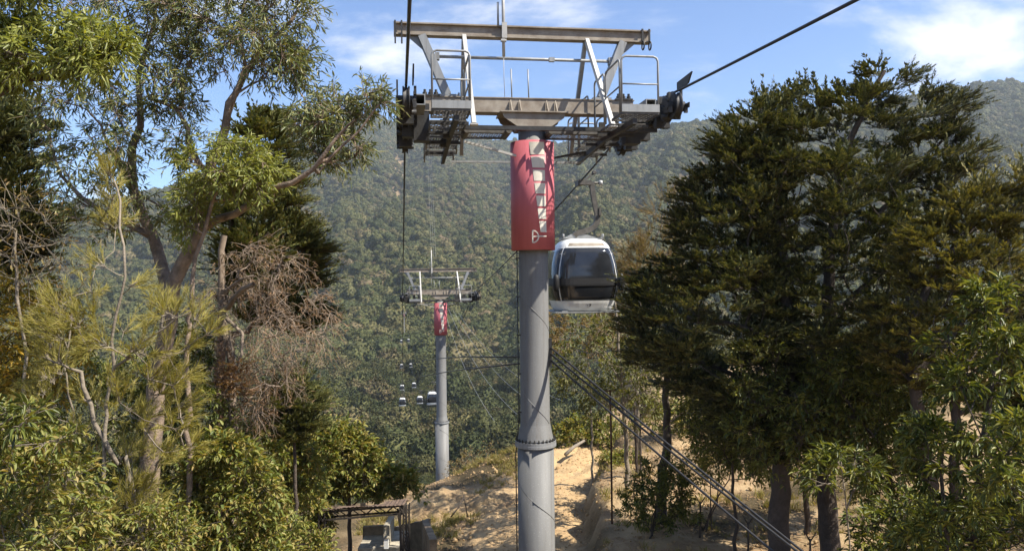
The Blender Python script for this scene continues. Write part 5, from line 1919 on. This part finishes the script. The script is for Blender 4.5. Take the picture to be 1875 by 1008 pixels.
# undergrowth in the lower left
shrub('shrub', 'large dark leafy shrub filling the bottom left corner', 60, 9, [(-80, 760), (40, 770), (110, 830), (170, 900), (200, 1100), (-80, 1100)], 95, M_L_BUSH, M_BARK_P, size=0.3, leaves=11, llen=0.10, lwid=0.04, thick=0.9)
shrub('shrub', 'olive shrub with twiggy stems at the bottom under the casuarina', 250, 10.5, [(160, 1000), (200, 930), (290, 910), (340, 960), (350, 1100), (160, 1100)], 60, M_L_BUSH, M_BARK_P, size=0.3, leaves=11, llen=0.09, lwid=0.035, thick=0.8)
shrub('shrub', 'bright green bush with rosettes of leaves at the bottom left of the rusty frame', 430, 12.5, [(330, 900), (370, 820), (430, 800), (470, 840), (520, 880), (500, 960), (540, 1100), (320, 1100)], 130, M_L_BUSH, M_BARK_D, size=0.34, leaves=12, llen=0.11, lwid=0.05, thick=1.0)
shrub('shrub', 'pale yellow green bush at the bottom edge before the concrete block', 560, 13.5, [(480, 1000), (520, 955), (570, 985), (610, 1015), (640, 1100), (470, 1100)], 60, M_L_BUSH, M_BARK_D, size=0.32, leaves=12, llen=0.10, lwid=0.045, thick=0.8)
shrub('shrub', 'shrubs behind the rusty frame under the sunlit broadleaf tree', 560, 24, [(470, 940), (520, 880), (580, 890), (600, 940), (600, 1000), (480, 1000)], 60, M_L_BUSH, M_BARK_D, size=0.45, leaves=12, llen=0.15, lwid=0.065, thick=1.0)
shrub('shrub', 'mixed green shrub on the slope between juniper and bright bush', 480, 19, [(380, 900), (420, 790), (480, 780), (560, 820), (580, 900), (480, 930)], 90, M_L_BUSH, M_BARK_D, size=0.42, leaves=12, llen=0.14, lwid=0.06, thick=1.2)
shrub('vine_thicket', 'shaded green thicket covering the eucalyptus foot', 340, 14.5, [(270, 820), (300, 620), (360, 600), (400, 700), (420, 820), (380, 920), (280, 920)], 90, M_L_BROAD, M_BARK_D, size=0.4, leaves=12, llen=0.10, lwid=0.04, thick=0.9)
shrub('shrub', 'dark thicket behind the casuarina stems at the left', 120, 15.5, [(-60, 720), (60, 640), (200, 620), (300, 700), (290, 900), (150, 960), (-60, 960)], 130, M_L_BROAD, M_BARK_D, size=0.45, leaves=12, llen=0.11, lwid=0.045, thick=1.0)
cl = crown_points([(-60, 790), (-60, 735), (20, 725), (60, 755), (70, 785), (20, 800)], 7.5, 0.25, 12)
gen_tree('leafy_branch', 'near branch with long glossy leaves at the left edge', 'branch', [(PL(7.5, (-120, 840), (-40, 790), (30, 760)), 0.02, 0.008)], cl, 'broad', M_BARK_P, M_L_BROAD, size=0.16, twigs=5, leaves=9, llen=0.12, lwid=0.026, droop=0.4)
cl = crown_points([(40, 800), (90, 785), (140, 790), (135, 805), (70, 815)], 8.2, 0.15, 6)
gen_tree('leafy_branch', 'small pale leaved twig crossing the casuarina at the left', 'branch', [(PL(8.2, (-60, 850), (20, 815), (120, 795)), 0.012, 0.005)], cl, 'broad', M_BARK_P, M_L_BUSH, size=0.12, twigs=5, leaves=7, llen=0.08, lwid=0.035)

# ------------------------------------------------------------------ rusty frame, concrete, posts
d = 23.5
def fr_pt(px, py, dd=0): return tuple(P(px, py, d + dd))
FRM = thing('canopy_frame', 'rusty lattice frame with a sagging sheet roof left of the track', 'shelter', tuple(base_pt(665, d, 0)))
rb = [base_pt(px, d + dd, 0.1) for px, dd in ((592, 0), (738, 0), (600, .8), (742, .8))]
tops = [P(590, 937, d), P(738, 925, d), P(598, 932, d + .8), P(744, 921, d + .8)]
for b_, t_ in zip(rb, tops):
    mb = MB()
    for ox, oy in ((-0.09, -0.09), (0.09, -0.09), (-0.09, 0.09), (0.09, 0.09)):
        mb.beam(b_ + np.array((ox, oy, 0)), t_ + np.array((ox, oy, 0)), 0.035, 0.035)
    nseg = 9
    for i in range(nseg):
        a_ = b_ + (t_ - b_) * i / nseg; c_ = b_ + (t_ - b_) * (i + 1) / nseg
        s_ = 1 if i % 2 else -1
        for oy in (-0.09, 0.09):
            mb.beam(a_ + np.array((-0.09 * s_, oy, 0)), c_ + np.array((0.09 * s_, oy, 0)), 0.018, 0.018)
    mb.build('post', M_RUSTDARK, FRM, True)
for i0, i1 in ((0, 1), (2, 3), (0, 2), (1, 3)):
    a_, b_ = tops[i0], tops[i1]
    hh = np.array((0, 0, 0.24))
    mb = MB()
    mb.beam(a_, b_, 0.05, 0.05); mb.beam(a_ - hh, b_ - hh, 0.05, 0.05)
    n = 8 if i0 != 0 or i1 != 2 else 5
    for k in range(n):
        p0 = a_ + (b_ - a_) * k / n; p1 = a_ + (b_ - a_) * (k + 1) / n
        if k % 2:
            mb.beam(p0, p1 - hh, 0.025, 0.025)
        else:
            mb.beam(p0 - hh, p1, 0.025, 0.025)
    mb.build('truss', M_RUSTDARK, FRM, True)
# corrugated, slightly sagging sheets
na_ = 48
for k in range(4):
    mb = MB()
    fr, bk = [], []
    u0, u1 = k / 4 - 0.02, (k + 1) / 4 + 0.012
    for v in np.linspace(-0.12, 1.12, 5):
        row, rowb = [], []
        for i in range(15):
            u = u0 + (u1 - u0) * i / 14
            p = (tops[0] * (1 - u) + tops[1] * u) * (1 - v) + (tops[2] * (1 - u) + tops[3] * u) * v
            p = p + np.array((0, 0, 0.06 + 0.014 * math.cos(u * 190) + 0.008 * (k % 2) + 0.03 * math.sin(u * 5 + v * 2) + (0.05 * (k == 3) * v)))
            row.append(tuple(p)); rowb.append(tuple(p - np.array((0, 0, 0.008))))
        fr.append(row); bk.append(rowb)
    mb.slab(fr, bk)
    mb.build('roof_sheet', M_SHEET, FRM, True)
mb = MB(); mb.box(tuple(P(665, 922, d) + np.array((0, -0.03, -0.02))), (0.16, 0.02, 0.13)); mb.build('plate', M_RUSTDARK, FRM, True)
# leaning prop beside the right post
mb = MB(); mb.beam(P(728, 930, d + .5), P(738, 1010, d + .5), 0.05, 0.05); mb.build('prop', M_RUSTDARK, FRM, True)

# concrete trough: block with rear wall shade put into a darker colour, side wall running back
zg = hz(P(690, 1000, 25)[0], 25)
CB = thing('concrete_block', 'pale concrete block with a shaded recess under the rusty frame', 'concrete block', tuple(base_pt(688, 25, 0.1)))
def quadwall(name, pts2, depth, th, m, par):
    """upright wall: photo outline at a depth, given thickness backwards"""
    mb = MB()
    f_ = [P(q[0], q[1], depth) for q in pts2]
    n_ = len(f_)
    mb.add(f_ + [p + np.array((0, th, 0)) for p in f_], [tuple(range(n_)), tuple(reversed(range(n_, 2 * n_)))] + [(i, i + n_, (i + 1) % n_ + n_, (i + 1) % n_) for i in range(n_)])
    return mb.build(name, m, par, True)


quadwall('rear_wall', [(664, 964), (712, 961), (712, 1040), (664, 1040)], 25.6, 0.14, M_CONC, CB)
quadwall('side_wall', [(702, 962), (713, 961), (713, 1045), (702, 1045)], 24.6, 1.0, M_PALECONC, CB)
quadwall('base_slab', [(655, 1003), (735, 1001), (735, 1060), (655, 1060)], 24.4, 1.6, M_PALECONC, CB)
BX = thing('white_post', 'short white stone post standing on the concrete slab', 'post', tuple(P(707, 1003, 24.3)))
quadwall('shaft', [(703, 986), (711, 986), (711, 1004), (703, 1004)], 24.25, 0.13, M_WHITE, BX)
quadwall('cap', [(702, 983), (712, 983), (712, 986), (702, 986)], 24.23, 0.17, M_PALECONC, BX)
# retaining wall: from the back at left to the near end at right
W0 = P(716, 966, 27.5); W1 = P(783, 950, 26.5); W2 = P(800, 985, 22.5)
def wallrun(a_, b_, th, m, nm, par, hgt):
    mb = MB()
    n_ = 10
    dv = unit((b_ - a_) * np.array((1, 1, 0)))
    sd = np.array((-dv[1], dv[0], 0)) * th
    fr, bk = [], []
    for i in range(n_ + 1):
        t = i / n_
        p = a_ + (b_ - a_) * t + np.array((0, 0, 0.02 * math.sin(i * 2.3)))
        fr.append([tuple(p + np.array((0, 0, -hgt))), tuple(p)])
        q_ = p + sd
        bk.append([tuple(q_ + np.array((0, 0, -hgt))), tuple(q_)])
    mb.slab(fr, bk)
    return mb.build(nm, m, par, True)


RW = thing('retaining_wall', 'weathered concrete retaining wall with a sloping end beside the dirt track', 'wall', tuple(base_pt(770, 26, 0.1)))
wallrun(W0, W1, 0.16, M_CONC, 'back_wall', RW, 1.5)
wallrun(W1 + np.array((0.02, -0.02, 0.0)), W2, -0.22, M_CONC, 'wing_wall', RW, 1.6)

# rusty pole on the right bank
bp_ = base_pt(1120, 25, 0.2)
RP = thing('rusty_pole', 'thin rusty pole standing on the bank right of the track', 'pole', tuple(bp_))
mb = MB(); mb.tube([bp_, P(1119, 800, 25), P(1117, 716, 25)], 0.032, 8); mb.build('shaft', M_RUST, RP, True)
mb = MB(); mb.beam(P(1106, 716, 25), P(1126, 714, 25), 0.03, 0.04); mb.build('top_bar', M_RUST, RP, True)
# fence stakes and wires on the right
fx_ = [(1367, 21), (1480, 19.5), (1280, 23)]
ends_ = []
for (px0, dd), lab in zip(fx_, ('crooked fence stake with a forked top under the slanting cables', 'plain fence stake beside the thick dark trunk', 'fence stake among the twigs left of the forked one')):
    b_ = base_pt(px0, dd, 0.1)
    t_ = b_ + np.array((0.03, 0, 1.15))
    T = thing('fence_stake', lab, 'stake', tuple(b_), 0, 'stakes of the wire fence')
    mb = MB(); mb.tube([b_, (b_ + t_) / 2 + np.array((0.02, 0, 0)), t_], [0.035, 0.03, 0.025], 7); mb.build('shaft', M_BARK_D, T, True)
    mb = MB(); mb.tube([t_ - np.array((0, 0, .08)), t_ + np.array((0.16, 0, 0.16))], 0.016, 6); mb.tube([t_ - np.array((0, 0, .08)), t_ + np.array((-0.14, 0, 0.2))], 0.016, 6); mb.build('fork', M_BARK_D, T, True)
    ends_.append(t_)
for h_ in (0.15, 0.6):
    o = cable([ends_[2] - np.array((0, 0, h_)), ends_[0] - np.array((0, 0, h_)), ends_[1] - np.array((0, 0, h_))], 0.006, 'fence_wire', ('upper' if h_ < .3 else 'lower') + ' thin wire strung between the fence stakes', 'wires of the fence', M_RUST, 'wire', 4)
# fallen pale log by the bank, sticks on the heap
mb = MB(); mb.tube([P(1035, 832, 38), P(1050, 818, 38.4), P(1070, 806, 39)], [0.10, 0.09, 0.06], 8)
tag(mb.build('fallen_log', M_BARK_P), 'fallen pale log leaning on the bank behind the pole', 'log')
mb = MB(); mb.tube([P(826, 945, 31), P(838, 930, 31.2), P(849, 910, 31.4)], [0.03, 0.025, 0.015], 6)
tag(mb.build('bare_stick', M_BARK_D), 'bare leaning stick on the lower earth heap, left one', 'stick')
mb = MB(); mb.tube([P(856, 946, 31), P(853, 925, 31), P(848, 905, 31)], [0.03, 0.02, 0.012], 6)
tag(mb.build('bare_stick', M_BARK_D), 'bare upright stick on the lower earth heap, right one', 'stick')

# ------------------------------------------------------------------ grass, litter and stones
def tuft_mesh(seed, tall):
    r_ = np.random.default_rng(seed)
    n = 26
    B = np.stack([r_.normal(0, .10, n), r_.normal(0, .10, n), np.zeros(n)], -1)
    D = np.stack([r_.normal(0, .5, n), r_.normal(0, .5, n), np.ones(n)], -1)
    D = unit(D)
    Ln = r_.uniform(.5, 1.0, n)[:, None] * tall
    Sd = unit(np.cross(D, r_.normal(size=(n, 3)))) * 0.012
    tip = B + D * Ln + np.array((0, 0, -0.12)) * Ln + D * np.array((1, 1, 0)) * Ln * .4
    midp = B + D * Ln * .55
    V = np.stack([B - Sd, B + Sd, midp + Sd * .8, midp - Sd * .8, tip], 1).reshape(-1, 3)
    i = np.arange(n)[:, None] * 5
    F3 = np.concatenate([i + np.array([0, 1, 2]), i + np.array([0, 2, 3]), i + np.array([3, 2, 4])], 0)
    return fast_mesh('grass_tuft', V, F3, M_L_GRASS)


TUFTS = [tuft_mesh(300 + i, [.35, .5, .28, .42][i]) for i in range(4)]
ng = 6500
gx = rng.uniform(-7, 13, ng); gy = rng.uniform(20, 46, ng)
le, re_ = road_edges(gy)
gd = fbm(gx * .5, gy * .5, 3, 77)
mid_on = (gx > le - 0.1) & (gx < re_ + 0.3)
kp = (~mid_on & (gd > 0.50)) | ((gx > le - 0.8) & (gx < le + .5) & (gd > .42))
kp &= ~((gx > -5) & (gx < -2.2) & (gy > 22.5) & (gy < 28)) | (rng.random(ng) < 0.15)
kp &= ~((gx > re_ + 1.2) & (rng.random(ng) < 0.8)) & ~((gx > -2.2) & (gx < 4) & (gy < 38) & (rng.random(ng) < 0.5))
gx, gy = gx[kp], gy[kp]
gz = height(gx, gy)[0]
n_ = len(gx)
s_ = rng.uniform(.5, 1.15, n_)
instances('grass', np.stack([gx, gy, gz], -1), np.stack([s_, s_, s_], -1), np.stack([rng.uniform(-.15, .15, n_), rng.uniform(-.15, .15, n_), rng.uniform(0, 6.28, n_)], -1), rng.integers(0, 4, n_), TUFTS, 'dry grass tufts along the dirt track and bank')


def stone_mesh(seed):
    import bmesh
    bm = bmesh.new()
    bmesh.ops.create_icosphere(bm, subdivisions=1, radius=1.0)
    r_ = np.random.default_rng(seed)
    V = np.array([v.co for v in bm.verts]) * r_.uniform(.7, 1.1, (len(bm.verts), 1)) * np.array((1, .8, .6))
    Fc = np.array([[v.index for v in f.verts] for f in bm.faces])
    bm.free()
    return fast_mesh('clod', V, Fc, M_TRACK)


CL = [stone_mesh(400 + i) for i in range(4)]
ns = 5000
gx = rng.uniform(-6, 9, ns); gy = rng.uniform(20, 44, ns)
gz = height(gx, gy)[0]
s_ = rng.lognormal(-3.4, .55, ns)
instances('clods', np.stack([gx, gy, gz + .03], -1), np.stack([s_, s_, s_], -1), rng.uniform(0, 6.28, (ns, 3)), rng.integers(0, 4, ns), CL, 'clods and small stones of ochre earth')
# fallen leaves
nl = 9000
gx = rng.uniform(-7, 14, nl); gy = rng.uniform(19, 45, nl)
kp = fbm(gx * .6, gy * .6, 3, 88) > 0.46
gx, gy = gx[kp], gy[kp]
gz = height(gx, gy)[0] + 0.045
n_ = len(gx)
D = np.stack([rng.normal(size=n_), rng.normal(size=n_), rng.normal(0, .2, n_)], -1)
lo = link('leaf_litter', leaf_mesh('leaf_litter', np.stack([gx, gy, gz], -1), D, np.array((0, 0, 1.0)) + rng.normal(0, .3, (n_, 3)), rng.uniform(.06, .14, n_), rng.uniform(.03, .06, n_), M_L_DEAD, False, 0.1))
lo['kind'] = 'stuff'
lo['label'] = 'fallen brown leaves on the earth'
